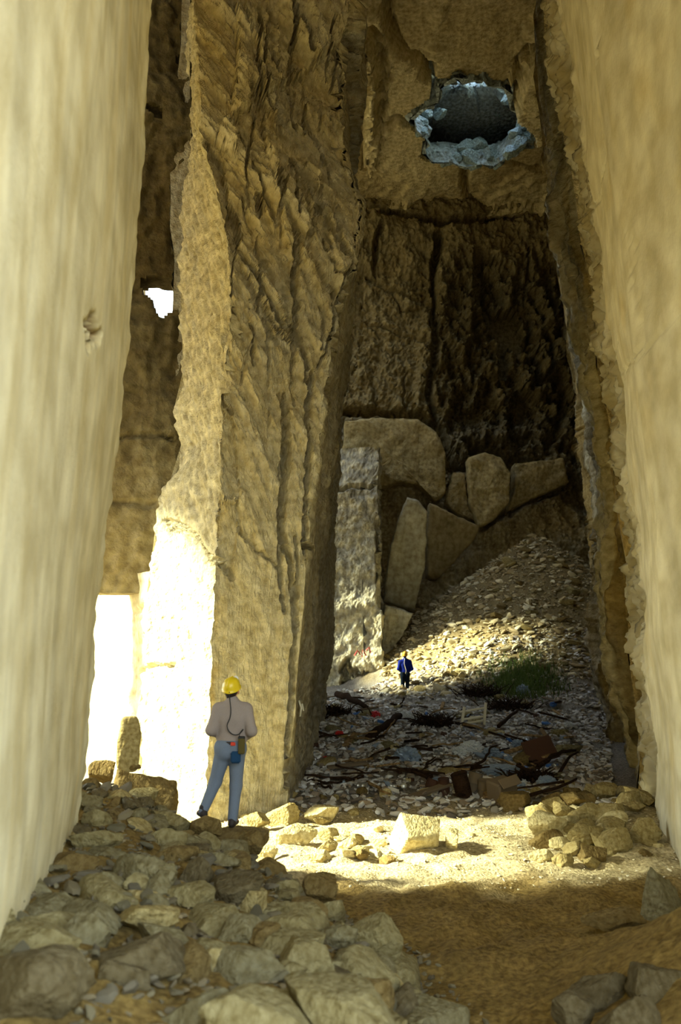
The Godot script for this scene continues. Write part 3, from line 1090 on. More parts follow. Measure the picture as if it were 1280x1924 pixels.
func build_ceiling() -> void:
	var xs := PackedFloat32Array()
	for i in 161:
		xs.append(lerpf(-2.4, 14.2, i / 160.0))
	var g := Grid.new()
	g.nu = 161
	g.nv = 200
	g.p.resize(g.nu * g.nv)
	for j in g.nv:
		var d := lerpf(46.2, 26.0, j / 199.0)
		for i in g.nu:
			g.p[j * g.nu + i] = Vector3(xs[i], 26.4, -d)
	finish_grid(g, xs)
	var rim := [[812, 156], [826, 150], [846, 148], [864, 133], [872, 146], [884, 140], [896, 144], [910, 136], [922, 150], [940, 156], [959, 150], [960, 178], [966, 196], [984, 206], [1002, 222], [1010, 262], [990, 276], [966, 290], [950, 304], [922, 312], [904, 306], [880, 314], [858, 306], [829, 300], [806, 304], [790, 294], [800, 262], [788, 254], [772, 240], [768, 222], [776, 206], [796, 196], [812, 184]]
	var poly := PackedVector2Array()
	var flat := PackedVector2Array()
	for q in rim:
		poly.append(Vector2(q[0], q[1]))
		var a := W(q[0], q[1], 1.0) - Vector3(0, EYE, 0)
		var p := a * ((26.4 - EYE) / a.y)
		flat.append(Vector2(p.x, p.z))
	for j in g.nv:
		for i in g.nu:
			var at := j * g.nu + i
			var x := g.p[at].x
			var z := g.p[at].z
			var blk := na(x * 0.22 + 5, z * 0.16)
			var grain := nb(x * 2.2, z * 2.2)
			g.h[at] = 0.5 * terrace(blk, 3.0) + 0.10 * terrace(na(x * 0.9, z * 0.7), 4.0) + 0.03 * grain
			var near_rim := 99.0
			for q in flat:
				near_rim = minf(near_rim, absf(q.x - x) + absf(q.y - z))
			g.h[at] *= smoothstep(0.4, 2.5, near_rim)
			var c := LIME_BROWN.lerp(LIME, clampf(0.75 + blk * 0.9, 0, 1))
			g.c[at] = tone(c, 1.15 + 0.25 * grain)
			if Geometry2D.is_point_in_polygon(Vector2(g.sx[at], g.sy[at]), poly):
				g.hole[at] = 1
	carve(g, [[735, 0], [731, 40], [738, 75], [762, 104], [790, 118], [808, 128], [812, 154]], 0.26, 1.0)
	carve(g, [[876, 316], [872, 350], [874, 372], [894, 384]], 0.2, 0.8)
	carve(g, [[772, 238], [745, 222], [728, 240], [706, 250]], 0.22, 0.8)
	carve(g, [[690, 60], [712, 100], [724, 150], [714, 190], [716, 240]], 0.3, 0.9)
	carve(g, [[952, 304], [985, 318], [1020, 330]], 0.2, 0.8)
	carve(g, [[1000, 92], [975, 130], [966, 170]], 0.3, 0.8)
	lift(g, [[962, 130], [1000, 85], [1020, 100], [1024, 250], [1005, 240], [980, 200]], 0.9)
	lift(g, [[600, 40], [676, 60], [690, 110], [692, 240], [690, 330], [600, 330]], -2.2)
	lift(g, [[690, 70], [715, 80], [726, 160], [716, 260], [700, 330], [690, 320]], 0.5)
	lift(g, [[690, 392], [760, 380], [840, 400], [900, 392], [1020, 380], [1020, 400], [690, 400]], 0.4)
	var w := struct("ceiling", grid_mesh(g, 3.0, 0.5), M.limestone_rough)
	w.set_meta("label", "brown cracked stone roof with an opening to daylight")
	build_shaft(flat, w)

func build_shaft(flat: PackedVector2Array, roof: Node3D) -> void:
	var mid := Vector2.ZERO
	for q in flat:
		mid += q
	mid /= flat.size()
	var ring := PackedVector2Array()
	for k in flat.size():
		for s in 6:
			ring.append(flat[k].lerp(flat[(k + 1) % flat.size()], s / 6.0))
	ring.append(ring[0])
	var area := 0.0
	for k in ring.size() - 1:
		area += ring[k].cross(ring[k + 1])
	if area < 0:
		ring.reverse()
	var g := Grid.new()
	g.nu = ring.size()
	g.nv = 64
	g.p.resize(g.nu * g.nv)
	var us := PackedFloat32Array()
	for i in g.nu:
		us.append(i * 0.15)
	for j in g.nv:
		var y := lerpf(26.2, 32.4, j / 63.0)
		for i in g.nu:
			var q := ring[i]
			var away := q - mid
			var far := smoothstep(0.2, 0.8, -away.normalized().y)
			var k := lerpf(0.97, 1.04, smoothstep(26.6, 27.6, y)) + (0.10 * nb(i * 0.12, y * 0.5) + 0.05 * nb(i * 0.3, y * 1.4)) * smoothstep(26.2, 27.4, y)
			# a dark hollow under an overhang on the far side, a lit shelf below it
			var hollow := smoothstep(27.4, 27.9, y) * smoothstep(28.8, 28.5, y)
			k += far * (hollow * 1.2 - smoothstep(28.5, 28.9, y) * 0.62 + smoothstep(28.9, 32.4, y) * 1.2)
			k += (1.0 - far) * smoothstep(28.5, 32.4, y) * 0.6
			g.p[j * g.nu + i] = Vector3(mid.x + away.x * k, y, mid.y + away.y * k)
	finish_grid(g, us)
	# the inside must look inwards
	var probe := g.n[30 * g.nu + 5]
	var inward := Vector3(mid.x, 0, mid.y) - g.p[30 * g.nu + 5]
	if probe.dot(inward) < 0:
		for j in g.nv:
			for i in g.nu / 2:
				var a := g.p[j * g.nu + i]
				g.p[j * g.nu + i] = g.p[j * g.nu + g.nu - 1 - i]
				g.p[j * g.nu + g.nu - 1 - i] = a
		finish_grid(g, us)
	for at in g.p.size():
		var p := g.p[at]
		g.h[at] = 0.45 * terrace(na(p.x * 0.9 + p.z * 0.7, p.y * 0.7), 6.0) + 0.22 * nb(p.x * 2.0 + p.z, p.y * 2.0)
		g.c[at] = tone(Color(0.52, 0.60, 0.60), 1.0 + 0.6 * nb(p.x * 2.0 + p.z * 1.5, p.y * 2.0))
		# shade of the hollow painted as a dark band into the colour
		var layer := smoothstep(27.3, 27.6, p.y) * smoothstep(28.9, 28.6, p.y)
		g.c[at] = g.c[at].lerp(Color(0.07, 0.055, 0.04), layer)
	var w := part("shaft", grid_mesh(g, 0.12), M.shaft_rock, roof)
	w.set_meta("label", "blue-grey rock sides of the roof opening")
	# loose blocks jammed in the opening
	var b3 := ico(3)
	var blocks := []
	for k in 6:
		blocks.append(rock_mesh(b3, 11, Vector3(1, 0.9, 0.9), 0.08))
	var where := [[834, 166, 40], [858, 152, 46], [884, 160, 52], [912, 154, 44], [940, 164, 46], [848, 186, 48], [876, 190, 46], [906, 184, 50], [934, 190, 44], [866, 172, 40], [822, 196, 34], [956, 184, 30],
		[786, 226, 38], [800, 210, 30], [792, 248, 28], [824, 212, 34], [984, 236, 40], [996, 254, 34], [968, 250, 30], [976, 270, 36], [958, 288, 28],
		[846, 292, 50], [872, 278, 46], [898, 276, 42], [920, 290, 44], [886, 298, 52], [836, 302, 36], [938, 302, 34]]
	for q in where:
		var d := 40.0 if q[1] < 200 else (39.0 if q[1] < 262 else 40.6)
		if q[0] < 810 or q[0] > 955:
			d = 38.2
		var size: float = q[2] * 40.0 / 1600.0
		var o := part("rock", blocks[rng.randi() % 6], M.shaft_stone, w)
		o.transform = Transform3D(Basis.from_euler(Vector3(rng.randf(), rng.randf() * TAU, rng.randf())) * Basis.from_scale(Vector3(1.0, 0.95, 0.9) * size), W(q[0], q[1], d))
	# ragged plants along the lip
	var st := SurfaceTool.new()
	st.begin(Mesh.PRIMITIVE_TRIANGLES)
	for k in 260:
		var i := rng.randi() % (ring.size() - 1)
		var q := ring[i]
		var away := (q - mid)
		if away.normalized().y > 0.25 and rng.randf() < 0.6:
			continue
		var base := Vector3(mid.x + away.x * 1.0, rng.randf_range(28.9, 30.2), mid.y + away.y * 0.8)
		var tip := base + Vector3(rng.randf_range(-0.3, 0.3), rng.randf_range(-0.5, 0.25), rng.randf_range(-0.3, 0.3))
		add_tube(st, [base, (base + tip) / 2 + Vector3(0, 0.08, 0), tip], 0.05, 0.008, 4)
	st.generate_normals()
	var pl := part("hanging_plants", st.commit(), M.shaft_leaf, w)
	pl.set_meta("kind", "stuff")

func block_mesh(size: Vector3) -> Mesh:
	var b := BoxMesh.new()
	b.size = size
	return b

func build_outer() -> void:
	# roof over the parts of the quarry that the camera does not look up at
	for b in [[-11.5, 14.5, -8.0, 19.2], [-2.9, 14.5, 19.2, 26.2], [-2.9, -2.2, 26.0, 46.6]]:  # stops short of an unseen court and gallery added to bring daylight in
		var o := struct("ceiling_slab", block_mesh(Vector3(b[1] - b[0], 1.2, b[3] - b[2])), M.plain_rock if M.has("plain_rock") else plain_mat("plain_rock", Color(0.72, 0.66, 0.47), 0.95))
		o.position = Vector3((b[0] + b[1]) / 2, 27.1, -(b[2] + b[3]) / 2)
	# unseen blocks added to shape light: curb at an added roof opening, entrance headers
	for b in [[-11.2, -10.2, 26.0, 31.6, 28.5, 45.0], [-3.0, 5.0, 13.0, 27.0, -8.0, -7.0], [3.2, 4.6, 11.0, 27.0, -8.0, 4.0]]:
		var o := struct("added_shade_block", block_mesh(Vector3(b[1] - b[0], b[3] - b[2], b[5] - b[4])), M.plain_rock)
		o.position = Vector3((b[0] + b[1]) / 2, (b[2] + b[3]) / 2, -(b[4] + b[5]) / 2)
	# unseen outer wall on the left, its two openings shaped to aim the sun
	var ds := []
	for k in 84:
		ds.append(5.0 + k * 0.5)
	var rows := rows_of(-0.5, 13.0, 54, 27.0, 14)
	var g := Grid.new()
	g.nu = ds.size()
	g.nv = rows.size()
	g.p.resize(g.nu * g.nv)
	var us := PackedFloat32Array()
	for i in g.nu:
		us.append(ds[i])
	for j in g.nv:
		for i in g.nu:
			g.p[j * g.nu + i] = Vector3(-10.6, rows[j], -ds[i])
	finish_grid(g, us)
	for j in g.nv:
		for i in g.nu:
			var at := j * g.nu + i
			var y := rows[j]
			var d: float = ds[i]
			var wob := 0.5 * nb(y * 0.8, d * 0.8)
			g.h[at] = 0.2 * nb(d, y)
			g.c[at] = LIME
			if (d > 10.9 and d < 29.0 and y < lerpf(7.4, 9.2, smoothstep(13.8, 15.5, d)) + wob) or (d > 34.0 and d < 36.9 + wob and y > 8.5 + wob and y < 12.9 + wob):
				g.hole[at] = 1
	struct("wall_outer", grid_mesh(g, 0.8), M.limestone)

# ---------------------------------------------------------------- shapes
func add_tube(st: SurfaceTool, pts: Array, r0: float, r1: float, sides := 8, cap := true) -> void:
	var n := pts.size()
	var rings := []
	var up := Vector3(0.13, 0.97, 0.2).normalized()
	for k in n:
		var dir: Vector3 = (pts[mini(k + 1, n - 1)] - pts[maxi(k - 1, 0)]).normalized()
		var a := dir.cross(up)
		if a.length() < 0.05:
			a = dir.cross(Vector3.RIGHT)
		a = a.normalized()
		var b := a.cross(dir)
		var r := lerpf(r0, r1, float(k) / maxf(n - 1, 1))
		var ring := []
		for s in sides:
			var t := TAU * s / sides
			ring.append(pts[k] + (a * cos(t) + b * sin(t)) * r)
		rings.append(ring)
	for k in n - 1:
		for s in sides:
			var s2 := (s + 1) % sides
			for q in [rings[k][s], rings[k][s2], rings[k + 1][s2], rings[k][s], rings[k + 1][s2], rings[k + 1][s]]:
				st.add_vertex(q)
	if cap:
		for s in sides:
			var s2 := (s + 1) % sides
			for q in [pts[0], rings[0][s2], rings[0][s], pts[n - 1], rings[n - 1][s], rings[n - 1][s2]]:
				st.add_vertex(q)

func tube_mesh(pts: Array, r0: float, r1: float, sides := 8) -> Mesh:
	var st := SurfaceTool.new()
	st.begin(Mesh.PRIMITIVE_TRIANGLES)
	st.set_smooth_group(1)
	add_tube(st, pts, r0, r1, sides)
	st.generate_normals()
	return st.commit()

func lathe_mesh(prof: Array, sides := 16) -> Mesh:
	var st := SurfaceTool.new()
	st.begin(Mesh.PRIMITIVE_TRIANGLES)
	st.set_smooth_group(1)
	for k in prof.size() - 1:
		for s in sides:
			var t0 := TAU * s / sides
			var t1 := TAU * (s + 1) / sides
			var a := Vector3(cos(t0) * prof[k][0], prof[k][1], sin(t0) * prof[k][0])
			var b := Vector3(cos(t1) * prof[k][0], prof[k][1], sin(t1) * prof[k][0])
			var c := Vector3(cos(t1) * prof[k + 1][0], prof[k + 1][1], sin(t1) * prof[k + 1][0])
			var d := Vector3(cos(t0) * prof[k + 1][0], prof[k + 1][1], sin(t0) * prof[k + 1][0])
			for q in [a, b, c, a, c, d]:
				st.add_vertex(q)
	st.generate_normals()
	return st.commit()

func bevel_box(size: Vector3, bev: float) -> Mesh:
	# eight corners each cut by a bevel: a convex hull of 24 points
	var h := size / 2
	var st := SurfaceTool.new()
	st.begin(Mesh.PRIMITIVE_TRIANGLES)
	st.set_smooth_group(-1)
	var quad := func(a: Vector3, b: Vector3, c: Vector3, d: Vector3) -> void:
		var n := (b - a).cross(c - a)
		var order := [a, b, c, a, c, d] if n.dot(a + b + c + d) < 0 else [a, c, b, a, d, c]
		for q in order:
			st.add_vertex(q)
	for ax in 3:
		var u := (ax + 1) % 3
		var v := (ax + 2) % 3
		for s in [-1.0, 1.0]:
			var f := []
			for e in [[-1, -1], [1, -1], [1, 1], [-1, 1]]:
				var p := Vector3.ZERO
				p[ax] = s * h[ax]
				p[u] = e[0] * (h[u] - bev)
				p[v] = e[1] * (h[v] - bev)
				f.append(p)
			quad.call(f[0], f[1], f[2], f[3])
			for s2 in [-1.0, 1.0]:
				# edge between +s of axis ax and s2 of axis u
				var p0 := Vector3.ZERO
				var p1 := Vector3.ZERO
				p0[ax] = s * h[ax]
				p0[u] = s2 * (h[u] - bev)
				p1[ax] = s * (h[ax] - bev)
				p1[u] = s2 * h[u]
				var k := h[v] - bev
				var a0 := p0
				var a1 := p0
				var b0 := p1
				var b1 := p1
				a0[v] = -k
				a1[v] = k
				b0[v] = -k
				b1[v] = k
				quad.call(a0, a1, b1, b0)
	for sx in [-1.0, 1.0]:
		for sy in [-1.0, 1.0]:
			for sz in [-1.0, 1.0]:
				var a := Vector3(sx * h.x, sy * (h.y - bev), sz * (h.z - bev))
				var b := Vector3(sx * (h.x - bev), sy * h.y, sz * (h.z - bev))
				var c := Vector3(sx * (h.x - bev), sy * (h.y - bev), sz * h.z)
				var n := (b - a).cross(c - a)
				for q in ([a, b, c] if n.dot(a + b + c) < 0 else [a, c, b]):
					st.add_vertex(q)
	st.generate_normals()
	return st.commit()

func ico(level: int) -> Array:
	var t := (1.0 + sqrt(5.0)) / 2.0
	var v := [Vector3(-1, t, 0), Vector3(1, t, 0), Vector3(-1, -t, 0), Vector3(1, -t, 0), Vector3(0, -1, t), Vector3(0, 1, t), Vector3(0, -1, -t), Vector3(0, 1, -t), Vector3(t, 0, -1), Vector3(t, 0, 1), Vector3(-t, 0, -1), Vector3(-t, 0, 1)]
	for k in v.size():
		v[k] = v[k].normalized()
	var f := [0, 11, 5, 0, 5, 1, 0, 1, 7, 0, 7, 10, 0, 10, 11, 1, 5, 9, 5, 11, 4, 11, 10, 2, 10, 7, 6, 7, 1, 8, 3, 9, 4, 3, 4, 2, 3, 2, 6, 3, 6, 8, 3, 8, 9, 4, 9, 5, 2, 4, 11, 6, 2, 10, 8, 6, 7, 9, 8, 1]
	for l in level:
		var mids := {}
		var f2 := []
		for k in range(0, f.size(), 3):
			var m := []
			for e in 3:
				var a: int = f[k + e]
				var b: int = f[k + (e + 1) % 3]
				var key := mini(a, b) * 100000 + maxi(a, b)
				if not mids.has(key):
					mids[key] = v.size()
					v.append(((v[a] + v[b]) / 2).normalized())
				m.append(mids[key])
			f2.append_array([f[k], m[0], m[2], f[k + 1], m[1], m[0], f[k + 2], m[2], m[1], m[0], m[1], m[2]])
		f = f2
	return [v, f]

# an angular stone: a ball cut flat by random planes, unit size, base near y = -0.5
func rock_mesh(base: Array, planes: int, elong: Vector3, rough: float, crisp := true) -> ArrayMesh:
	var ns := []
	for ax in [Vector3.RIGHT, Vector3.LEFT, Vector3.UP, Vector3.DOWN, Vector3.FORWARD, Vector3.BACK]:
		ns.append([(ax + Vector3(rng.randfn(), rng.randfn(), rng.randfn()) * 0.38).normalized(), rng.randf_range(0.46, 0.74)])
	for k in planes - 6:
		var n := Vector3(rng.randfn(), rng.randfn(), rng.randfn()).normalized()
		ns.append([n, rng.randf_range(0.50, 0.72)])
	var off := rng.randf() * 100.0
	var pts := []
	var lo := Vector3.ONE * 9
	var hi := -lo
	for d in base[0]:
		var r := 1.05
		for q in ns:
			var k: float = q[0].dot(d)
			if k > 0.05:
				r = minf(r, q[1] / k)
		r *= 1.0 + rough * noise_c.get_noise_3d(d.x * 2.6 + off, d.y * 2.6, d.z * 2.6)
		var p: Vector3 = d * r * elong
		pts.append(p)
		lo = lo.min(p)
		hi = hi.max(p)
	var size := hi - lo
	var k := 1.0 / maxf(size.x, maxf(size.y, size.z))
	var v := PackedVector3Array()
	for p in pts:
		v.append((p - (lo + hi) / 2) * k)
	var f: Array = base[1]
	var nn := PackedVector3Array()
	nn.resize(v.size())
	var face := []
	for t in range(0, f.size(), 3):
		var n := (v[f[t + 2]] - v[f[t]]).cross(v[f[t + 1]] - v[f[t]])
		if n.dot(v[f[t]] + v[f[t + 1]] + v[f[t + 2]]) < 0:
			n = -n
		face.append(n)
		for e in 3:
			nn[f[t + e]] += n
	for i in nn.size():
		nn[i] = nn[i].normalized()
	# wind each triangle clockwise seen from outside; corners keep the face's own normal where the edge is sharp
	var vv := PackedVector3Array()
	var n2 := PackedVector3Array()
	var idx := PackedInt32Array()
	for t in range(0, f.size(), 3):
		var a := v[f[t]]
		var b := v[f[t + 1]]
		var c := v[f[t + 2]]
		var order := [0, 1, 2] if (c - a).cross(b - a).dot(a + b + c) > 0 else [0, 2, 1]
		var fn: Vector3 = face[t / 3].normalized()
		for e in order:
			idx.append(vv.size())
			vv.append(v[f[t + e]])
			n2.append(nn[f[t + e]] if (not crisp or nn[f[t + e]].dot(fn) > 0.93) else fn)
	return arrays_mesh(vv, n2, idx)

# ---------------------------------------------------------------- people
# caps: [a, b, ra, rb, squash of z]; joined by a smooth minimum and meshed as surface nets
func body_mesh(caps: Array, cell: float, blend: float) -> ArrayMesh:
	var lo := Vector3.ONE * 1e9
	var hi := -lo
	for c in caps:
		var r: float = maxf(c[2], c[3]) + cell * 3
		lo = lo.min(c[0] - Vector3.ONE * r).min(c[1] - Vector3.ONE * r)
		hi = hi.max(c[0] + Vector3.ONE * r).max(c[1] + Vector3.ONE * r)
	var nx := int((hi.x - lo.x) / cell) + 2
	var ny := int((hi.y - lo.y) / cell) + 2
	var nz := int((hi.z - lo.z) / cell) + 2
	var f := PackedFloat32Array()
	f.resize(nx * ny * nz)
	f.fill(1.0)
	var layer := nx * ny
	for c in caps:
		var a: Vector3 = c[0]
		var b: Vector3 = c[1]
		var ra: float = c[2]
		var rb: float = c[3]
		var sq: float = c[4] if c.size() > 4 else 1.0
		var r := maxf(ra, rb) + cell * 2.5 + blend
		var l3 := ((a.min(b) - Vector3.ONE * r - lo) / cell).floor()
		var h3 := ((a.max(b) + Vector3.ONE * r - lo) / cell).ceil()
		var mz := (a.z + b.z) / 2
		var ab := b - a
		if sq != 1.0:
			ab.z /= sq
		var l2 := maxf(ab.length_squared(), 1e-8)
		for k in range(maxi(int(l3.z), 0), mini(int(h3.z), nz - 1) + 1):
			for j in range(maxi(int(l3.y), 0), mini(int(h3.y), ny - 1) + 1):
				var at := k * layer + j * nx
				for i in range(maxi(int(l3.x), 0), mini(int(h3.x), nx - 1) + 1):
					var p := lo + Vector3(i, j, k) * cell - a
					if sq != 1.0:
						p.z /= sq
					var t := clampf(p.dot(ab) / l2, 0.0, 1.0)
					var d := (p - ab * t).length() - lerpf(ra, rb, t)
					var e := f[at + i]
					var w := maxf(blend - absf(d - e), 0.0) / blend
					f[at + i] = minf(d, e) - w * w * blend * 0.25
	var ids := PackedInt32Array()
	ids.resize(nx * ny * nz)
	ids.fill(-1)
	var v := PackedVector3Array()
	var n := PackedVector3Array()
	var idx := PackedInt32Array()
	var corner := [0, 1, nx, nx + 1, layer, layer + 1, layer + nx, layer + nx + 1]
	var edges := [[0, 1], [2, 3], [4, 5], [6, 7], [0, 2], [1, 3], [4, 6], [5, 7], [0, 4], [1, 5], [2, 6], [3, 7]]
	var offs := [Vector3(0, 0, 0), Vector3(1, 0, 0), Vector3(0, 1, 0), Vector3(1, 1, 0), Vector3(0, 0, 1), Vector3(1, 0, 1), Vector3(0, 1, 1), Vector3(1, 1, 1)]
	for k in nz - 1:
		for j in ny - 1:
			for i in nx - 1:
				var at := k * layer + j * nx + i
				var f0 := f[at]
				if f0 > cell * 2.0 or f0 < -cell * 2.0:
					continue
				var inside := 0
				for c in corner:
					if f[at + c] < 0.0:
						inside += 1
				if inside == 0 or inside == 8:
					continue
				var sum := Vector3.ZERO
				var m := 0
				for e in edges:
					var fa := f[at + corner[e[0]]]
					var fb := f[at + corner[e[1]]]
					if (fa < 0.0) != (fb < 0.0):
						sum += offs[e[0]].lerp(offs[e[1]], fa / (fa - fb))
						m += 1
				ids[at] = v.size()
				v.append(lo + (Vector3(i, j, k) + sum / m) * cell)
				n.append(Vector3(f[at + 1] - f0 + f[at + nx + 1] - f[at + nx], f[at + nx] - f0 + f[at + nx + 1] - f[at + 1], f[at + layer] - f0 + f[at + layer + 1] - f[at + 1]).normalized())
	for k in range(1, nz - 1):
		for j in range(1, ny - 1):
			for i in range(1, nx - 1):
				var at := k * layer + j * nx + i
				if ids[at] < 0:
					continue
				for ax in 3:
					var s: int = [1, nx, layer][ax]
					var fa := f[at]
					var fb := f[at + s]
					if (fa < 0.0) == (fb < 0.0):
						continue
					var u: int = [nx, layer, 1][ax]
					var w: int = [layer, 1, nx][ax]
					var a := ids[at]
					var b := ids[at - u]
					var c := ids[at - u - w]
					var d := ids[at - w]
					if a < 0 or b < 0 or c < 0 or d < 0:
						continue
					if fa < 0.0:
						idx.append_array([a, c, b, a, d, c])
					else:
						idx.append_array([a, b, c, a, c, d])
	return arrays_mesh(v, n, idx)

func head_caps(c: Vector3, face: Vector3, up: Vector3, k := 1.0) -> Array:
	# skull, jaw, nose, ears, lips, brows; face is the way it looks
	var side := face.cross(up).normalized()
	var caps := [[c + up * 0.035 * k - face * 0.012 * k, c + up * 0.03 * k + face * 0.01 * k, 0.088 * k, 0.084 * k], [c - up * 0.05 * k + face * 0.03 * k, c - up * 0.085 * k + face * 0.055 * k, 0.055 * k, 0.032 * k]]
	caps.append([c + face * 0.085 * k + up * 0.01 * k, c + face * 0.108 * k - up * 0.025 * k, 0.010 * k, 0.014 * k])
	caps.append([c + face * 0.082 * k - up * 0.055 * k - side * 0.018 * k, c + face * 0.082 * k - up * 0.055 * k + side * 0.018 * k, 0.010 * k, 0.010 * k])
	caps.append([c + face * 0.085 * k + up * 0.028 * k - side * 0.035 * k, c + face * 0.085 * k + up * 0.028 * k + side * 0.035 * k, 0.011 * k, 0.011 * k])
	for s in [-1.0, 1.0]:
		caps.append([c + side * s * 0.086 * k + up * 0.012 * k, c + side * s * 0.084 * k - up * 0.025 * k, 0.016 * k, 0.011 * k])
	return caps

func hand_caps(wrist: Vector3, dir: Vector3, inner: Vector3) -> Array:
	# a relaxed, slightly curled hand: palm, four fingers, a thumb from the side of the palm
	var out := []
	var across := dir.cross(inner).normalized()
	var knuckle := wrist + dir * 0.09
	out.append([wrist, wrist + dir * 0.02, 0.026, 0.03])
	for q in [-0.03, -0.01, 0.01, 0.03]:
		out.append([wrist + dir * 0.02 + across * q * 0.6, knuckle + across * q, 0.016, 0.011])
	var lens := [0.066, 0.078, 0.082, 0.072]
	for k in 4:
		var a: Vector3 = knuckle + across * [-0.033, -0.011, 0.011, 0.032][k]
		var b: Vector3 = a + (dir * 0.9 + inner * 0.35).normalized() * lens[k] * 0.5
		var c: Vector3 = b + (dir * 0.5 + inner * 0.85).normalized() * lens[k] * 0.3
		var d: Vector3 = c + (dir * 0.1 + inner).normalized() * lens[k] * 0.22
		out.append_array([[a, b, 0.0098, 0.009], [b, c, 0.009, 0.0083], [c, d, 0.0083, 0.0075]])
	var t0 := wrist + dir * 0.03 + across * 0.028
	var t1 := t0 + (across + dir * 0.8 + inner * 0.3).normalized() * 0.042
	out.append_array([[t0, t1, 0.014, 0.011], [t1, t1 + (dir + inner * 0.5).normalized() * 0.032, 0.010, 0.0085]])
	return out

func grow(caps: Array, by: float) -> Array:
	var out := []
	for c in caps:
		var q: Array = c.duplicate()
		q[2] += by
		q[3] += by
		out.append(q)
	return out

func make_person(label: String, at: Vector3, J: Dictionary, mats: Dictionary, cell: float) -> Node3D:
	var o := thing("person", label, "person", at, "cavers looking up at the quarry")
	o.scale = Vector3.ONE * J.size
	var torso := [
		[J.pelvis + Vector3(-0.06, -0.02, 0), J.pelvis + Vector3(0.06, -0.02, 0), 0.115, 0.115, 0.85],
		[J.pelvis, J.waist, 0.125, 0.12, 0.8], [J.waist + Vector3(-0.04, 0, 0), J.chest + Vector3(-0.055, -0.05, 0), 0.105, 0.12, 0.8], [J.waist + Vector3(0.04, 0, 0), J.chest + Vector3(0.055, -0.05, 0), 0.105, 0.12, 0.8],
		[J.sh_l + Vector3(0.05, -0.03, 0), J.sh_r + Vector3(-0.05, -0.03, 0), 0.085, 0.085, 0.85], [J.chest, J.neck, 0.09, 0.06], [J.sh_l, J.neck + Vector3(0, -0.04, 0), 0.05, 0.055], [J.sh_r, J.neck + Vector3(0, -0.04, 0), 0.05, 0.055]]
	var arms := [[J.sh_l, J.el_l, 0.058, 0.043], [J.el_l, J.wr_l, 0.043, 0.028], [J.sh_r, J.el_r, 0.058, 0.043], [J.el_r, J.wr_r, 0.043, 0.028]]
	var legs := [[J.hip_l, J.kn_l, 0.085, 0.056], [J.kn_l, J.an_l, 0.056, 0.04], [J.hip_r, J.kn_r, 0.085, 0.056], [J.kn_r, J.an_r, 0.056, 0.04], [J.hip_l + Vector3(0, 0.03, 0.03), J.hip_l + Vector3(0.02, -0.02, 0.03), 0.085, 0.085], [J.hip_r + Vector3(0, 0.03, 0.03), J.hip_r + Vector3(-0.02, -0.02, 0.03), 0.085, 0.085]]
	var neck := [[J.neck + Vector3(0, -0.03, 0), J.head + Vector3(0, -0.04, 0), 0.058, 0.054]]
	var face: Vector3 = J.face.normalized()
	var up: Vector3 = J.up.normalized()
	up = (up - face * up.dot(face)).normalized()
	var all := torso + arms + legs + neck + head_caps(J.head, face, up, 0.92)
	for s in ["l", "r"]:
		var a: Vector3 = J["an_" + s]
		all.append([a, a + J["toe_" + s] * 0.14 + Vector3(0, -0.04, 0), 0.04, 0.03])
		all += hand_caps(J["wr_" + s], J["hand_" + s].normalized(), J["palm_" + s].normalized())
	part("body", body_mesh(all, cell, 0.012 if cell < 0.012 else 0.02), M.skin, o)
	for s in [-1.0, 1.0]:
		var side := face.cross(up).normalized()
		var e := SphereMesh.new()
		e.radius = 0.0125
		e.height = 0.025
		e.radial_segments = 12
		e.rings = 6
		var ey := part("eye", e, M.eye_white, o)
		ey.position = J.head + face * 0.077 + up * 0.012 + side * s * 0.032
	part("hair", body_mesh([[J.head - face * 0.035 + up * 0.02, J.head - face * 0.05 - up * 0.06, 0.075, 0.05], [J.head - face * 0.02 + up * 0.03, J.head + face * 0.005 + up * 0.035, 0.083, 0.08]], 0.008, 0.02), M.hair, o)
	var tops := grow(torso.slice(1), 0.016) + grow([arms[0], arms[2]], 0.018) + grow([arms[1], arms[3]], 0.018)
	tops.append([J.waist + Vector3(-0.05, -0.04, 0), J.waist + Vector3(0.05, -0.04, 0), 0.125, 0.125, 0.85])
	part(mats.top_name, body_mesh(tops, 0.011, 0.035), mats.top, o)
	part("trousers", body_mesh(grow([torso[0]], 0.012) + grow(legs, 0.016) + [[J.pelvis + Vector3(0, 0.03, 0), J.waist + Vector3(0, -0.06, 0), 0.132, 0.13, 0.85]], 0.011, 0.03), mats.legs, o)
	for s in ["l", "r"]:
		var a: Vector3 = J["an_" + s]
		var t: Vector3 = J["toe_" + s]
		part("boot", body_mesh([[a + Vector3(0, 0.03, 0), a + Vector3(0, -0.04, 0) - t * 0.02, 0.05, 0.046], [a + Vector3(0, -0.045, 0) - t * 0.04, a + Vector3(0, -0.05, 0) + t * 0.16, 0.036, 0.036]], 0.008, 0.02), M.boot, o)
	# helmet: a dome with a rim, and a lamp on its brow
	var hz := Basis(face.cross(up).normalized(), up, -face)
	var hel := part("helmet", lathe_mesh([[0.132, -0.012], [0.135, -0.004], [0.126, 0.004], [0.122, 0.03], [0.113, 0.07], [0.092, 0.105], [0.06, 0.126], [0.03, 0.134], [0.0, 0.136]], 28), mats.helmet, o)
	hel.transform = Transform3D(hz.scaled_local(Vector3(0.82, 0.92, 0.98)), J.head + up * 0.042 - face * 0.005)
	var ridge := part("ridge", tube_mesh([Vector3(0, 0.03, 0.121), Vector3(0, 0.09, 0.1), Vector3(0, 0.125, 0.055), Vector3(0, 0.138, 0), Vector3(0, 0.125, -0.055), Vector3(0, 0.09, -0.1)], 0.012, 0.012, 8), mats.helmet, hel)
	ridge.name = "ridge"
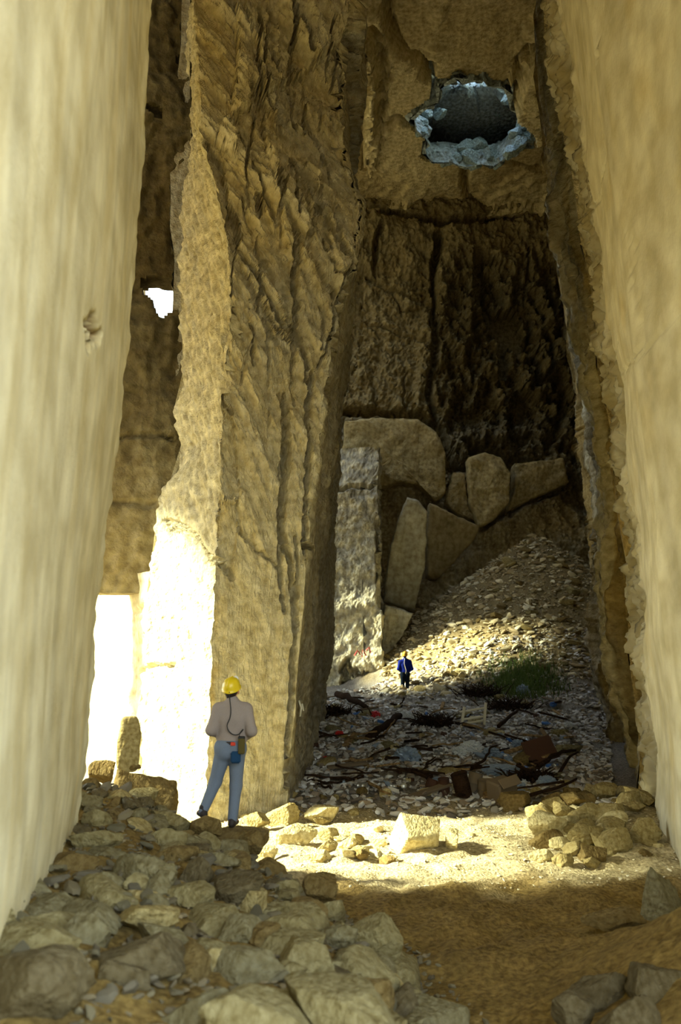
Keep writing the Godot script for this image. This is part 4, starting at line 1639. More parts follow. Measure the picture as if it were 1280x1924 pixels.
	var lamp := part("lamp", lathe_mesh([[0.0, 0.0], [0.024, 0.0], [0.03, 0.02], [0.036, 0.045], [0.036, 0.052], [0.03, 0.05], [0.0, 0.046]], 18), M.lamp_white, hel)
	lamp.transform = Transform3D(Basis(Vector3.RIGHT, -PI / 2), Vector3(0, 0.055, -0.105))
	return o

func build_people() -> void:
	var foot := W(437, 1556, 10.4)
	var J := {
		"size": 0.96, "head": Vector3(-0.035, 1.545, 0.0), "face": Vector3(0.30, 0.42, -0.85), "up": Vector3(-0.06, 0.93, 0.40), "neck": Vector3(-0.026, 1.425, 0.02), "chest": Vector3(-0.025, 1.27, 0.01), "waist": Vector3(-0.03, 1.03, -0.01), "pelvis": Vector3(-0.04, 0.92, 0.0),
		"sh_l": Vector3(-0.185, 1.335, 0.01), "sh_r": Vector3(0.135, 1.335, 0.01), "el_l": Vector3(-0.262, 1.10, 0.06), "el_r": Vector3(0.208, 1.09, 0.06), "wr_l": Vector3(-0.16, 1.02, -0.15), "wr_r": Vector3(0.11, 1.0, -0.15),
		"hand_l": Vector3(0.8, 0.15, -0.5), "hand_r": Vector3(-0.8, 0.15, -0.5), "palm_l": Vector3(0.3, 0.0, 0.9), "palm_r": Vector3(-0.3, 0.0, 0.9),
		"hip_l": Vector3(-0.117, 0.87, 0.0), "hip_r": Vector3(0.037, 0.87, 0.0), "kn_l": Vector3(-0.212, 0.51, -0.05), "kn_r": Vector3(0.028, 0.47, -0.03), "an_l": Vector3(-0.335, 0.20, 0.04), "an_r": Vector3(0.0, 0.10, 0.02),
		"toe_l": Vector3(-0.4, 0, -0.9), "toe_r": Vector3(0.15, 0, -0.98)}
	var p := make_person("person from behind in yellow helmet, grey jumper and pale jeans on the foreground rubble", foot, J, {"top": M.sweater, "top_name": "jumper", "legs": M.jeans, "helmet": M.helmet_yellow}, 0.0075)
	# lamp cable down the back to a battery pack on the belt
	var cable := []
	for q in [[431, 1300, -0.13], [432, 1316, -0.10], [434, 1335, -0.125], [432, 1350, -0.14], [427, 1362, -0.14], [429, 1372, -0.14], [436, 1379, -0.145], [444, 1381, -0.15], [451, 1378, -0.16], [457, 1371, -0.16], [455, 1372, -0.17], [450, 1380, -0.17], [451, 1387, -0.16]]:
		cable.append((W(q[0], q[1], 10.4 + q[2]) - foot) / 0.96)
	part("cable", tube_mesh(smooth_line(cable, 5), 0.006, 0.006, 6), M.rubber, p)
	var pack := part("battery_pack", bevel_box(Vector3(0.075, 0.19, 0.05), 0.012), M.pack_olive, p)
	pack.position = (W(454, 1401, 10.24) - foot) / 0.96
	var cap := part("pack_cap", bevel_box(Vector3(0.08, 0.03, 0.056), 0.008), M.rubber, pack)
	cap.position = Vector3(0, 0.09, 0)
	var pouch := part("pouch", bevel_box(Vector3(0.115, 0.135, 0.05), 0.02), M.pouch_blue, p)
	pouch.position = (W(443, 1423, 10.26) - foot) / 0.96
	var flap := part("red_tag", bevel_box(Vector3(0.055, 0.04, 0.012), 0.005), M.red_cloth, p)
	flap.position = (W(438, 1398, 10.265) - foot) / 0.96
	var belt := part("belt", lathe_mesh([[0.138, -0.02], [0.142, -0.018], [0.142, 0.018], [0.138, 0.02]], 28), M.boot, p)
	belt.transform = Transform3D(Basis.IDENTITY.scaled(Vector3(1.05, 1, 0.9)), J.waist + Vector3(-0.005, -0.075, 0.0))

	var f2 := W(762, 1312, 35.0)
	var K := {
		"size": 1.0, "head": Vector3(0.0, 1.60, 0.0), "face": Vector3(0.15, 0.40, -0.9), "up": Vector3(0, 0.9, 0.4), "neck": Vector3(0, 1.46, 0.02), "chest": Vector3(0, 1.29, 0), "waist": Vector3(0, 1.04, 0), "pelvis": Vector3(0, 0.92, 0),
		"sh_l": Vector3(-0.18, 1.36, 0), "sh_r": Vector3(0.18, 1.36, 0), "el_l": Vector3(-0.25, 1.10, 0.03), "el_r": Vector3(0.26, 1.10, 0.03), "wr_l": Vector3(-0.15, 1.0, -0.16), "wr_r": Vector3(0.16, 1.0, -0.16),
		"hand_l": Vector3(0.8, 0, -0.5), "hand_r": Vector3(-0.8, 0, -0.5), "palm_l": Vector3(0.3, 0, 0.9), "palm_r": Vector3(-0.3, 0, 0.9),
		"hip_l": Vector3(-0.085, 0.88, 0), "hip_r": Vector3(0.085, 0.88, 0), "kn_l": Vector3(-0.10, 0.49, -0.03), "kn_r": Vector3(0.085, 0.49, -0.03), "an_l": Vector3(-0.115, 0.10, 0.02), "an_r": Vector3(0.075, 0.10, 0.02), "toe_l": Vector3(-0.2, 0, -0.97), "toe_r": Vector3(0.2, 0, -0.97)}
	var p2 := make_person("distant person in blue jacket, dark trousers and yellow helmet, standing before the sunlit scree", f2, K, {"top": M.jacket_blue, "top_name": "jacket", "legs": M.trousers_dark, "helmet": M.helmet_gold}, 0.01)
	part("cable", tube_mesh([Vector3(-0.02, 1.5, 0.12), Vector3(-0.04, 1.3, 0.14), Vector3(0.0, 1.15, 0.14), Vector3(0.03, 1.03, 0.15), Vector3(0.0, 0.92, 0.15)], 0.008, 0.008, 5), M.frame_white, p2)

func smooth_line(pts: Array, steps: int) -> Array:
	var out := []
	for k in pts.size() - 1:
		var a: Vector3 = pts[maxi(k - 1, 0)]
		var b: Vector3 = pts[k]
		var c: Vector3 = pts[k + 1]
		var d: Vector3 = pts[mini(k + 2, pts.size() - 1)]
		for s in steps:
			out.append(b.cubic_interpolate(c, a, d, float(s) / steps))
	out.append(pts[-1])
	return out

# ---------------------------------------------------------------- stones
const TONE_WORD := {"stone_grey": "grey", "stone_buff": "buff", "stone_pale": "pale", "stone_brown": "brown", "stone_dark": "dark", "stone_slate": "slate-grey"}

func place_stone(label: String, group: String, mesh: Mesh, mat: String, at: Vector3, size: Vector3, yaw: float, tilt := Vector3.ZERO, called := "stone", category := "stone") -> MeshInstance3D:
	var o := part(called, mesh, M[mat], self)
	o.transform = Transform3D(Basis.from_euler(Vector3(tilt.x, yaw, tilt.z)) * Basis.from_scale(size), at)
	tag(o, label, category, group)
	return o

# a stone whose outline fills a box of pixels, standing at a given depth (or on the ground below its foot)
func traced(box: Array, mat: String, label: String, kind := -1, depth := -1.0, called := "boulder", sink := 0.12) -> MeshInstance3D:
	var px: float = (box[0] + box[2]) / 2.0
	var foot: Vector3 = on_ground(px, box[3]) if depth < 0 else W(px, box[3], depth)
	var d := -foot.z
	var w: float = (box[2] - box[0]) * d / (F * 0.985)
	var h: float = (box[3] - box[1]) * d / (F * 0.985)
	var dep := (w + h) * 0.42
	var k := kind if kind >= 0 else rng.randi() % rocks_near.size()
	var c := W(px, (box[1] + box[3]) / 2.0, d + dep * 0.35)
	return place_stone(label, "", rocks_near[k % rocks_near.size()], mat, c - Vector3(0, h * sink * 0.5, 0), Vector3(w * 1.08, h * (1.08 + sink), dep * 1.1), rng.randf_range(-0.35, 0.35), Vector3(rng.randf_range(-0.1, 0.1), 0, rng.randf_range(-0.12, 0.12)), called, "boulder" if called == "boulder" else "stone")

var landmarks := [
	["the earthy hump", 255, 1500], ["the boots boulder", 445, 1590], ["the round pale boulder", 455, 1715], ["the pale cracked stone", 193, 1600], ["the flat-bottomed block", 345, 1605],
	["the pale edge block", 65, 1830], ["the square grey block", 548, 1785], ["the split boulders", 365, 1835], ["the heap-end stone", 700, 1760]]

func near_words(q: Vector2, marks: Array) -> String:
	var best := 1e9
	var m: Array = marks[0]
	for l in marks:
		var e := q.distance_to(Vector2(l[1], l[2]))
		if e < best:
			best = e
			m = l
	var dx: float = q.x - m[1]
	var dy: float = q.y - m[2]
	var where := ""
	if absf(dx) > absf(dy):
		where = "right of" if dx > 0 else "left of"
	else:
		where = "in front of" if dy > 0 else "behind"
	return "%s %s" % [where, m[0]]

var told := {}

# says which one: by the nearest landmark, or when that is taken, by the two it lies between
func telling(head: String, zone: String, q: Vector2, marks: Array) -> String:
	var l := "%s %s, %s" % [head, zone, near_words(q, marks)]
	if told.has(l):
		var best := marks.duplicate()
		best.sort_custom(func(a, b): return q.distance_to(Vector2(a[1], a[2])) < q.distance_to(Vector2(b[1], b[2])))
		for e in [[0, 1], [0, 2], [1, 2]]:
			l = "%s between %s and %s" % [head, best[e[0]][0], best[e[1]][0]]
			if not told.has(l):
				break
	told[l] = true
	return l

func build_stones() -> void:
	var b4 := ico(4)
	var b3 := ico(3)
	var b2 := ico(2)
	for k in 14:
		rocks_near.append(rock_mesh(b4 if k < 5 else b3, 11 + k % 5, Vector3(1, rng.randf_range(0.72, 1.0), rng.randf_range(0.75, 1.0)), 0.05))
	for k in 12:
		rocks_far.append(rock_mesh(b2, 9 + k % 5, Vector3(1, rng.randf_range(0.6, 0.95), rng.randf_range(0.7, 1.0)), 0.04))

	# traced stones of the foreground heap
	traced([178, 1448, 352, 1560], "stone_brown", "broad brown earthy hump at the top of the foreground heap, beside the pale wall", 1, 10.9, "boulder", 0.5)
	traced([160, 1428, 222, 1470], "stone_brown", "small brown rock at the very top left of the heap, against the pale wall", 6, 11.3)
	traced([392, 1538, 500, 1612], "stone_brown", "brown boulder under the jumper-wearing person's boots", 2, 10.35, "boulder", 0.4)
	traced([440, 1552, 497, 1604], "stone_brown", "knobbly brown rock right of the jumper-wearing person's boots", 3, 10.2)
	traced([352, 1526, 412, 1575], "stone_brown", "brown rock in front of the jumper-wearing person's left boot", 4, 10.05)
	traced([412, 1664, 502, 1768], "stone_buff", "big round pale boulder in the middle of the foreground heap", 0, 7.4)
	traced([165, 1572, 222, 1630], "stone_pale", "pale cracked stone near the left wall, mid heap", 7, 9.0)
	traced([136, 1618, 182, 1668], "stone_grey", "grey stone leaning against the left wall, below the pale cracked stone", 8, 8.2)
	traced([288, 1556, 402, 1640], "stone_slate", "wide grey block with a flat dark underside, below the earthy hump", 5, 9.2)
	traced([402, 1598, 468, 1645], "stone_grey", "grey block just below the person's brown boulder", 9, 9.4)
	traced([28, 1796, 104, 1872], "stone_pale", "out-of-focus pale block at the lower left edge, by the wall", 10, 5.0)
	traced([0, 1860, 60, 1930], "stone_slate", "out-of-focus grey stone in the bottom left corner", 11, 4.5)
	traced([292, 1812, 378, 1872], "stone_buff", "left half of the split buff boulders at bottom centre", 12, 5.7)
	traced([352, 1786, 458, 1874], "stone_buff", "right half of the split buff boulders at bottom centre", 13, 5.7)
	traced([494, 1736, 606, 1836], "stone_grey", "large square grey block at the front of the heap, right of centre", 2, 6.3)
	traced([650, 1706, 750, 1810], "stone_grey", "tall grey stone ending the heap on the right", 3, 7.6)
	traced([600, 1730, 668, 1790], "stone_slate", "slate-grey stone beside the tall stone at the heap's right end", 4, 7.2)
	traced([560, 1640, 640, 1700], "stone_brown", "low brown rock on the dark earth at the right shoulder of the heap", 6, 9.2)
	traced([240, 1690, 330, 1750], "stone_slate", "tilted slate-grey slab in the left middle of the heap", 7, 7.2)
	traced([120, 1680, 200, 1740], "stone_grey", "grey stone by the left wall, lower heap", 8, 7.2)
	traced([330, 1655, 400, 1720], "stone_slate", "slate-grey block left of the big round pale boulder", 9, 7.8)
	traced([500, 1650, 560, 1700], "stone_grey", "grey stone right of the big round pale boulder", 10, 8.3)
	traced([660, 1830, 745, 1900], "stone_brown", "out-of-focus brown stone at the foot of the heap, bottom middle", 11, 5.8)

	var spots := []
	var made := 0
	var tries := 0
	while made < 150 and tries < 12000:
		tries += 1
		var d := rng.randf_range(3.6, 11.6)
		var e := edge_of_mound(d)
		var x := rng.randf_range(-2.9, e + 0.05)
		if d < 5.0 and absf(x) > 2.3:
			continue
		var q := proj(Vector3(x, ground(x, d), -d))
		if q.x < -30 or q.x > 860 or q.y > 1990:
			continue
		var s := rng.randf_range(0.15, 0.36) * lerpf(1.25, 0.8, clampf(made / 110.0, 0, 1))
		s *= 0.9 if d > 8.5 else (1.25 if d < 7.0 else 1.0)
		var ok := true
		for o in spots:
			if absf(o.x - x) < 0.9 and Vector2(o.x - x, o.y - d).length() < (o.z + s) * (0.36 if made < 110 else 0.29):
				ok = false
				break
		if not ok:
			continue
		spots.append(Vector3(x, d, s))
		var t: String = ["stone_grey", "stone_slate", "stone_buff", "stone_grey", "stone_brown", "stone_slate", "stone_dark", "stone_grey"][rng.randi() % 8]
		var kind := rng.randi() % 9 + 5
		var squash := rng.randf_range(0.42, 0.85)
		var word := "chunky" if squash > 0.75 else ("flattish" if squash < 0.6 else "angular")
		var big := "small" if s < 0.17 else ("middling" if s < 0.24 else "large")
		place_stone(telling("%s %s %s stone" % [big, word, TONE_WORD[t]], "in the near heap", q, landmarks), "foreground rubble stones", rocks_near[kind], t,
			Vector3(x, ground(x, d) + s * squash * 0.12, -d), Vector3(s, s * squash, s * rng.randf_range(0.75, 1.1)) * 1.45, rng.randf() * TAU, Vector3(rng.randf_range(-0.4, 0.4), 0, rng.randf_range(-0.4, 0.4)))
		made += 1
	# crumbs between them
	chips("rubble_fragments", 300, func():
		var d := rng.randf_range(3.8, 11.6)
		var x := rng.randf_range(-2.9, edge_of_mound(d) + 0.1)
		return Vector3(x, ground(x, d) + 0.03, -d), 0.08, 0.18, [Color(0.13, 0.11, 0.055), Color(0.15, 0.12, 0.06), Color(0.10, 0.085, 0.045), Color(0.12, 0.10, 0.06)], "fist-sized broken stone filling the foreground heap", "rubble")
	chips("rubble_chips", 3800, func():
		var d := rng.randf_range(3.6, 12.0)
		var x := rng.randf_range(-3.0, edge_of_mound(d) + 0.35)
		return Vector3(x, ground(x, d) + 0.01, -d), 0.02, 0.075, [Color(0.15, 0.125, 0.065), Color(0.18, 0.14, 0.07), Color(0.12, 0.095, 0.05)], "loose stone chips between the foreground rubble", "rubble")

	# the upright stone on the heap
	var up_ := place_stone("upright tan stone standing on the heap before the sunlit doorway", "", upright_mesh(b4), "stone_brown", W(242, 1398, 11.3), Vector3(0.27, 0.66, 0.22), 0.25, Vector3(0, 0, 0.04), "standing_stone")
	up_.material_override = M.stone_buff
	traced([240, 1432, 264, 1448], "stone_brown", "fist-sized brown rock at the foot of the upright tan stone", 5, 11.2)

	# sunlit stones of the middle ground
	var mid := [
		[[725, 1530, 842, 1602], "stone_pale", "largest pale boulder on the sunlit floor, leaning to the left", 1], [[834, 1556, 864, 1598], "stone_pale", "small upright pale stone casting a shadow, right of the largest boulder", 6],
		[[578, 1506, 634, 1552], "stone_pale", "squarish pale block near the foot of the cracked pillar", 2], [[500, 1510, 560, 1550], "stone_buff", "buff stone against the foot of the bright pillar", 7], [[518, 1546, 592, 1590], "stone_pale", "wide pale stone in the sunlit row, right of the brown boulder", 8],
		[[574, 1592, 622, 1624], "stone_pale", "pale cube-like stone at the front of the sunlit row", 3], [[480, 1588, 520, 1618], "stone_pale", "pale stone touching the brown boulder's right side", 9], [[636, 1574, 668, 1596], "stone_pale", "low pale stone left of the largest boulder, rear", 10],
		[[664, 1586, 706, 1606], "stone_pale", "flat pale stone left of the largest boulder, front", 11], [[700, 1570, 726, 1592], "stone_pale", "small pale stone touching the largest boulder's left side", 12], [[598, 1556, 640, 1580], "stone_buff", "buff stone between the squarish block and the pale cube", 13],
		[[460, 1520, 506, 1560], "stone_buff", "buff stone behind the person's boots, against the bright pillar", 5], [[706, 1604, 736, 1616], "stone_pale", "flat pale chip in front of the largest boulder", 6],
		[[994, 1512, 1062, 1594], "stone_pale", "tall squared block at the left of the right-hand boulder heap", 2], [[996, 1592, 1040, 1622], "stone_pale", "small cubic stone below the squared block at the right", 3], [[1038, 1602, 1058, 1626], "stone_buff", "pebble-like stone right of the small cubic stone", 7],
		[[1080, 1506, 1136, 1550], "stone_buff", "buff boulder in the middle of the right-hand heap", 8], [[1064, 1546, 1130, 1590], "stone_buff", "wide buff boulder low in the right-hand heap", 9], [[1124, 1520, 1176, 1560], "stone_pale", "pale boulder behind the low boulders of the right-hand heap", 10],
		[[1160, 1480, 1214, 1524], "stone_buff", "buff boulder at the top right of the heap by the wall", 11], [[1186, 1526, 1238, 1588], "stone_buff", "rounded boulder at the right end of the heap, against the wall", 12], [[1126, 1556, 1192, 1604], "stone_buff", "broad boulder at the front of the right-hand heap", 13],
		[[1056, 1484, 1100, 1514], "stone_brown", "brown rock at the top of the right-hand heap, towards the rubbish", 5], [[1108, 1470, 1160, 1504], "stone_buff", "buff rock crowning the right-hand heap", 6], [[1020, 1486, 1060, 1514], "stone_brown", "brown rock behind the tall squared block", 4],
		[[1070, 1588, 1150, 1624], "stone_brown", "low brown rock in the shade in front of the right-hand heap", 1], [[940, 1488, 1000, 1524], "stone_brown", "flat brown rock between the rubbish and the squared block", 0]]
	for m in mid:
		traced(m[0], m[1], m[2], m[3])
	var marks := [["the largest pale boulder", 780, 1570], ["the squarish block", 606, 1530], ["the cube-like stone", 598, 1608], ["the tall squared block", 1028, 1555], ["the boots boulder", 446, 1580], ["the right-hand boulder heap", 1140, 1545]]
	var n := 0
	while n < 65:
		var px := rng.randf_range(440, 1240)
		var py := rng.randf_range(1486, 1630)
		if px < 520 and py < 1520:
			continue
		if px > 740 and px < 985 and (py > 1530 or rng.randf() < 0.5):
			if rng.randf() < 0.8:
				continue
		if px > 900 and px < 1000 and py > 1540:
			continue
		var g := on_ground(px, py)
		var s := rng.randf_range(0.07, 0.26) if px < 730 or px > 1000 else rng.randf_range(0.05, 0.14)
		if px > 1040 and py < 1590:
			s *= 1.5
		var t: String = ["stone_pale", "stone_buff", "stone_buff", "stone_brown"][rng.randi() % 4]
		var shape: String = ["chunky", "angular", "rounded"][rng.randi() % 3]
		place_stone(telling("%s %s %s stone" % ["small" if s < 0.12 else "middling", shape, TONE_WORD[t]], "on the middle floor", Vector2(px, py), marks), "stones on the middle floor", rocks_near[rng.randi() % 9 + 5], t,
			g + Vector3(0, s * 0.15, 0), Vector3(s * rng.randf_range(0.9, 1.4), s * rng.randf_range(0.6, 1.0), s) * 1.15, rng.randf() * TAU, Vector3(rng.randf_range(-0.3, 0.3), 0, rng.randf_range(-0.3, 0.3)))
		n += 1
	n = 0
	while n < 26:
		var px := rng.randf_range(1010, 1235)
		var py := rng.randf_range(1478, 1606)
		if px > 1200 and py > 1570 or px < 1060 and py < 1510:
			continue
		var g := on_ground(px, py)
		var s := rng.randf_range(0.22, 0.42)
		var t: String = ["stone_buff", "stone_buff", "stone_brown", "stone_pale"][rng.randi() % 4]
		place_stone(telling("%s angular %s stone" % ["middling" if s < 0.32 else "large", TONE_WORD[t]], "in the right-hand heap", Vector2(px, py), [["the tall squared block", 1028, 1555], ["the crowning rock", 1134, 1487], ["the rounded end boulder", 1212, 1557], ["the wide low boulder", 1097, 1568]]), "stones of the right-hand heap", rocks_near[rng.randi() % 9 + 5], t,
			g + Vector3(0, s * 0.2, 0), Vector3(s * 1.2, s * rng.randf_range(0.7, 1.0), s) * 1.1, rng.randf() * TAU, Vector3(rng.randf_range(-0.3, 0.3), 0, rng.randf_range(-0.3, 0.3)))
		n += 1
	chips("floor_chips", 2600, func():
		var d := rng.randf_range(11.0, 17.0)
		var x := rng.randf_range(-2.6, 5.2)
		return Vector3(x, ground(x, d) + 0.005, -d), 0.012, 0.05, [Color(0.60, 0.52, 0.32), Color(0.52, 0.43, 0.24), Color(0.70, 0.63, 0.44)], "stone chips strewn over the middle floor", "chips")

	# blurred stones at the lower right
	traced([1206, 1640, 1300, 1840], "stone_slate", "tall smooth out-of-focus block against the right wall, lower right", 1, 9.0, "boulder", 0.3)
	traced([1100, 1700, 1205, 1750], "stone_brown", "brown out-of-focus rock beside the pale block, lower right", 3, 8.8)
	traced([1060, 1810, 1190, 1900], "stone_dark", "dull grey out-of-focus boulder in the bottom right rubble", 4, 6.8, "boulder", 0.8)
	traced([1170, 1780, 1300, 1900], "stone_dark", "dark out-of-focus boulder in the bottom right corner", 2, 6.6, "boulder", 0.7)
	traced([1040, 1860, 1110, 1920], "stone_dark", "small dark out-of-focus stone at the bottom right, left of the grey boulder", 9, 6.3, "boulder", 0.6)
	traced([1120, 1870, 1230, 1940], "stone_dark", "dark out-of-focus stone cut by the bottom right frame edge", 10, 6.0, "boulder", 0.6)

	# scree slope at the back
	var scree := [["its top", 985, 1015], ["its sunlit patch", 820, 1240], ["its dark hollow", 1060, 1080], ["the leaning slab", 765, 1090], ["the grassy patch", 975, 1285]]
	n = 0
	while n < 52:
		var px := rng.randf_range(715, 1105)
		var py := rng.randf_range(1000, 1310)
		var g := on_ground(px, py)
		if g.z > -34.0 or g.z < -45.0:
			continue
		var bright := Vector2(px - 820, (py - 1245) * 1.3).length() < 110  # paler stones where the sun patch falls, its light put into their tone
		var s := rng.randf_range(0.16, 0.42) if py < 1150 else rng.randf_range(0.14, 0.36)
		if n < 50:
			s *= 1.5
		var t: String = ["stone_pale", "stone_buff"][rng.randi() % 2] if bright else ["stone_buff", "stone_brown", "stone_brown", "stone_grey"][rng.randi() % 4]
		var shape: String = ["chunky", "flattish", "angular"][rng.randi() % 3]
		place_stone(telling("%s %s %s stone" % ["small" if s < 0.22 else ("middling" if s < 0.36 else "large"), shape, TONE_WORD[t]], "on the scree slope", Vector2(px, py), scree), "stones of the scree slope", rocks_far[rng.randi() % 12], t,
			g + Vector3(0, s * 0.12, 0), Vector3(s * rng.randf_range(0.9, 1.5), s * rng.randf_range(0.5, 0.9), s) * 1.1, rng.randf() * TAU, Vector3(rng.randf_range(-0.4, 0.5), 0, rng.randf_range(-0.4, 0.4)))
		n += 1
	chips("scree_lumps", 900, func():
		var px := rng.randf_range(1.6, 13.0)
		var d := rng.randf_range(33.5, 45.0)
		if 8.6 - 0.68 * sqrt((px - 9.4) ** 2 + (d - 43.5) ** 2) < 0.7:
			return null
		return Vector3(px, ground(px, d) + 0.04, -d), 0.14, 0.44, [Color(0.46, 0.38, 0.21), Color(0.33, 0.25, 0.12), Color(0.58, 0.51, 0.33)], "broken lumps covering the scree slope", "scree")
	chips("scree_chips", 6500, func():
		var px := rng.randf_range(1.6, 13.0)
		var d := rng.randf_range(33.5, 45.0)
		if 8.6 - 0.68 * sqrt((px - 9.4) ** 2 + (d - 43.5) ** 2) < 0.7:
			return null
		return Vector3(px, ground(px, d) + 0.02, -d), 0.05, 0.17, [Color(0.42, 0.34, 0.18), Color(0.28, 0.21, 0.10), Color(0.54, 0.47, 0.30)], "small broken stone covering the scree slope", "scree")

# tens of thousands of crumbs: one object
func chips(called: String, count: int, where: Callable, s0: float, s1: float, cols: Array, label: String, category: String) -> void:
	var mm := MultiMesh.new()
	mm.transform_format = MultiMesh.TRANSFORM_3D
	mm.use_colors = true
	mm.mesh = rocks_far[3]
	var ts := []
	for k in count:
		var p = where.call()
		if p == null:
			continue
		var s := s0 * pow(s1 / s0, rng.randf())
		var b := Basis.from_euler(Vector3(rng.randf_range(-0.5, 0.5), rng.randf() * TAU, rng.randf_range(-0.5, 0.5))) * Basis.from_scale(Vector3(s * rng.randf_range(0.8, 1.6), s * rng.randf_range(0.4, 0.9), s))
		ts.append(Transform3D(b, p))
	mm.instance_count = ts.size()
	for k in ts.size():
		mm.set_instance_transform(k, ts[k])
		mm.set_instance_color(k, tone(cols[rng.randi() % cols.size()], rng.randf_range(0.7, 1.25)))
	var o := MultiMeshInstance3D.new()
	o.name = numbered(called)
	o.multimesh = mm
	o.material_override = M.fragment
	add_child(o, true)
	tag(o, label, category)
	o.set_meta("kind", "stuff")

# ---------------------------------------------------------------- rubbish

func rubbish(called: String, label: String, category: String, mesh: Mesh, mat: String, at: Vector3, rot := Vector3.ZERO, scl := Vector3.ONE, group := "") -> MeshInstance3D:
	var o := part(called, mesh, M[mat], self)
	o.transform = Transform3D(Basis.from_euler(rot) * Basis.from_scale(scl), at)
	tag(o, label, category, group)
	return o

# a squared upright stone with rounded edges, narrower at its rounded top
func upright_mesh(base: Array) -> ArrayMesh:
	var out := []
	for d in base[0]:
		var k := pow(pow(absf(d.x), 5.0) + pow(absf(d.y), 5.0) + pow(absf(d.z), 5.0), -0.2)
		var p: Vector3 = d * k * 0.5
		var taper := 1.0 - 0.16 * smoothstep(0.0, 0.5, p.y)
		var n := 1.0 + 0.10 * noise_c.get_noise_3d(p.x * 2.0, p.y * 3.0, p.z * 2.0)
		out.append(Vector3(p.x * taper * n + 0.05 * sin(p.y * 4.0), p.y, p.z * taper * n))
	var f: Array = base[1]
	var v := PackedVector3Array(out)
	var nn := PackedVector3Array()
	nn.resize(v.size())
	var idx := PackedInt32Array()
	for t in range(0, f.size(), 3):
		var a := v[f[t]]
		var n := (v[f[t + 2]] - a).cross(v[f[t + 1]] - a)
		var flip := n.dot(a) < 0
		for e in ([0, 2, 1] if flip else [0, 1, 2]):
			idx.append(f[t + e])
			nn[f[t + e]] += -n if flip else n
	for i in nn.size():
		nn[i] = nn[i].normalized()
	return arrays_mesh(v, nn, idx)

func crumpled(base: Array, amt: float) -> ArrayMesh:
	var off := rng.randf() * 50.0
	var v := PackedVector3Array()
	for d in base[0]:
		var r := 0.5 * (1.0 + amt * noise_c.get_noise_3d(d.x * 2.0 + off, d.y * 2.0, d.z * 2.0) + amt * 0.7 * (1.0 - absf(noise_c.get_noise_3d(d.x * 4.0 + off, d.y * 4.0, d.z * 4.0)) * 3.0))
		v.append(d * r)
	var f: Array = base[1]
	var vv := PackedVector3Array()
	var nn := PackedVector3Array()
	var idx := PackedInt32Array()
	for t in range(0, f.size(), 3):
		var a := v[f[t]]
		var b := v[f[t + 1]]
		var c := v[f[t + 2]]
		var n := (c - a).cross(b - a)
		var order := [a, b, c]
		if n.dot(a + b + c) < 0:
			n = -n
			order = [a, c, b]
		for q in order:
			idx.append(vv.size())
			vv.append(q)
			nn.append(n.normalized())
	return arrays_mesh(vv, nn, idx)

func branch_mesh(len_: float, r: float, bend: float) -> Mesh:
	var pts := []
	var y := 0.0
	var z := 0.0
	for k in 7:
		pts.append(Vector3((k / 6.0 - 0.5) * len_, y, z))
		y += rng.randf_range(-bend, bend) * 0.4
		z += rng.randf_range(-bend, bend)
	return tube_mesh(smooth_line(pts, 3), r, r * 0.55, 7)

# a bar from one pixel's place to another's, at given depths
func bar(called: String, label: String, category: String, a: Vector3, b: Vector3, r0: float, r1: float, mat: String, sag := 0.0) -> void:
	var mid := (a + b) / 2
	var pts := []
	for k in 9:
		var t := k / 8.0
		pts.append(a.lerp(b, t) - mid + Vector3(rng.randf_range(-1, 1), rng.randf_range(-1, 1), rng.randf_range(-1, 1)) * r0 * 0.35 + Vector3(0, sag * sin(t * PI), 0))
	rubbish(called, label, category, tube_mesh(pts, r0, r1, 9), mat, mid)

func lifted(px: float, py: float, up: float) -> Vector3:
	return on_ground(px, py) + Vector3(0, up, 0)

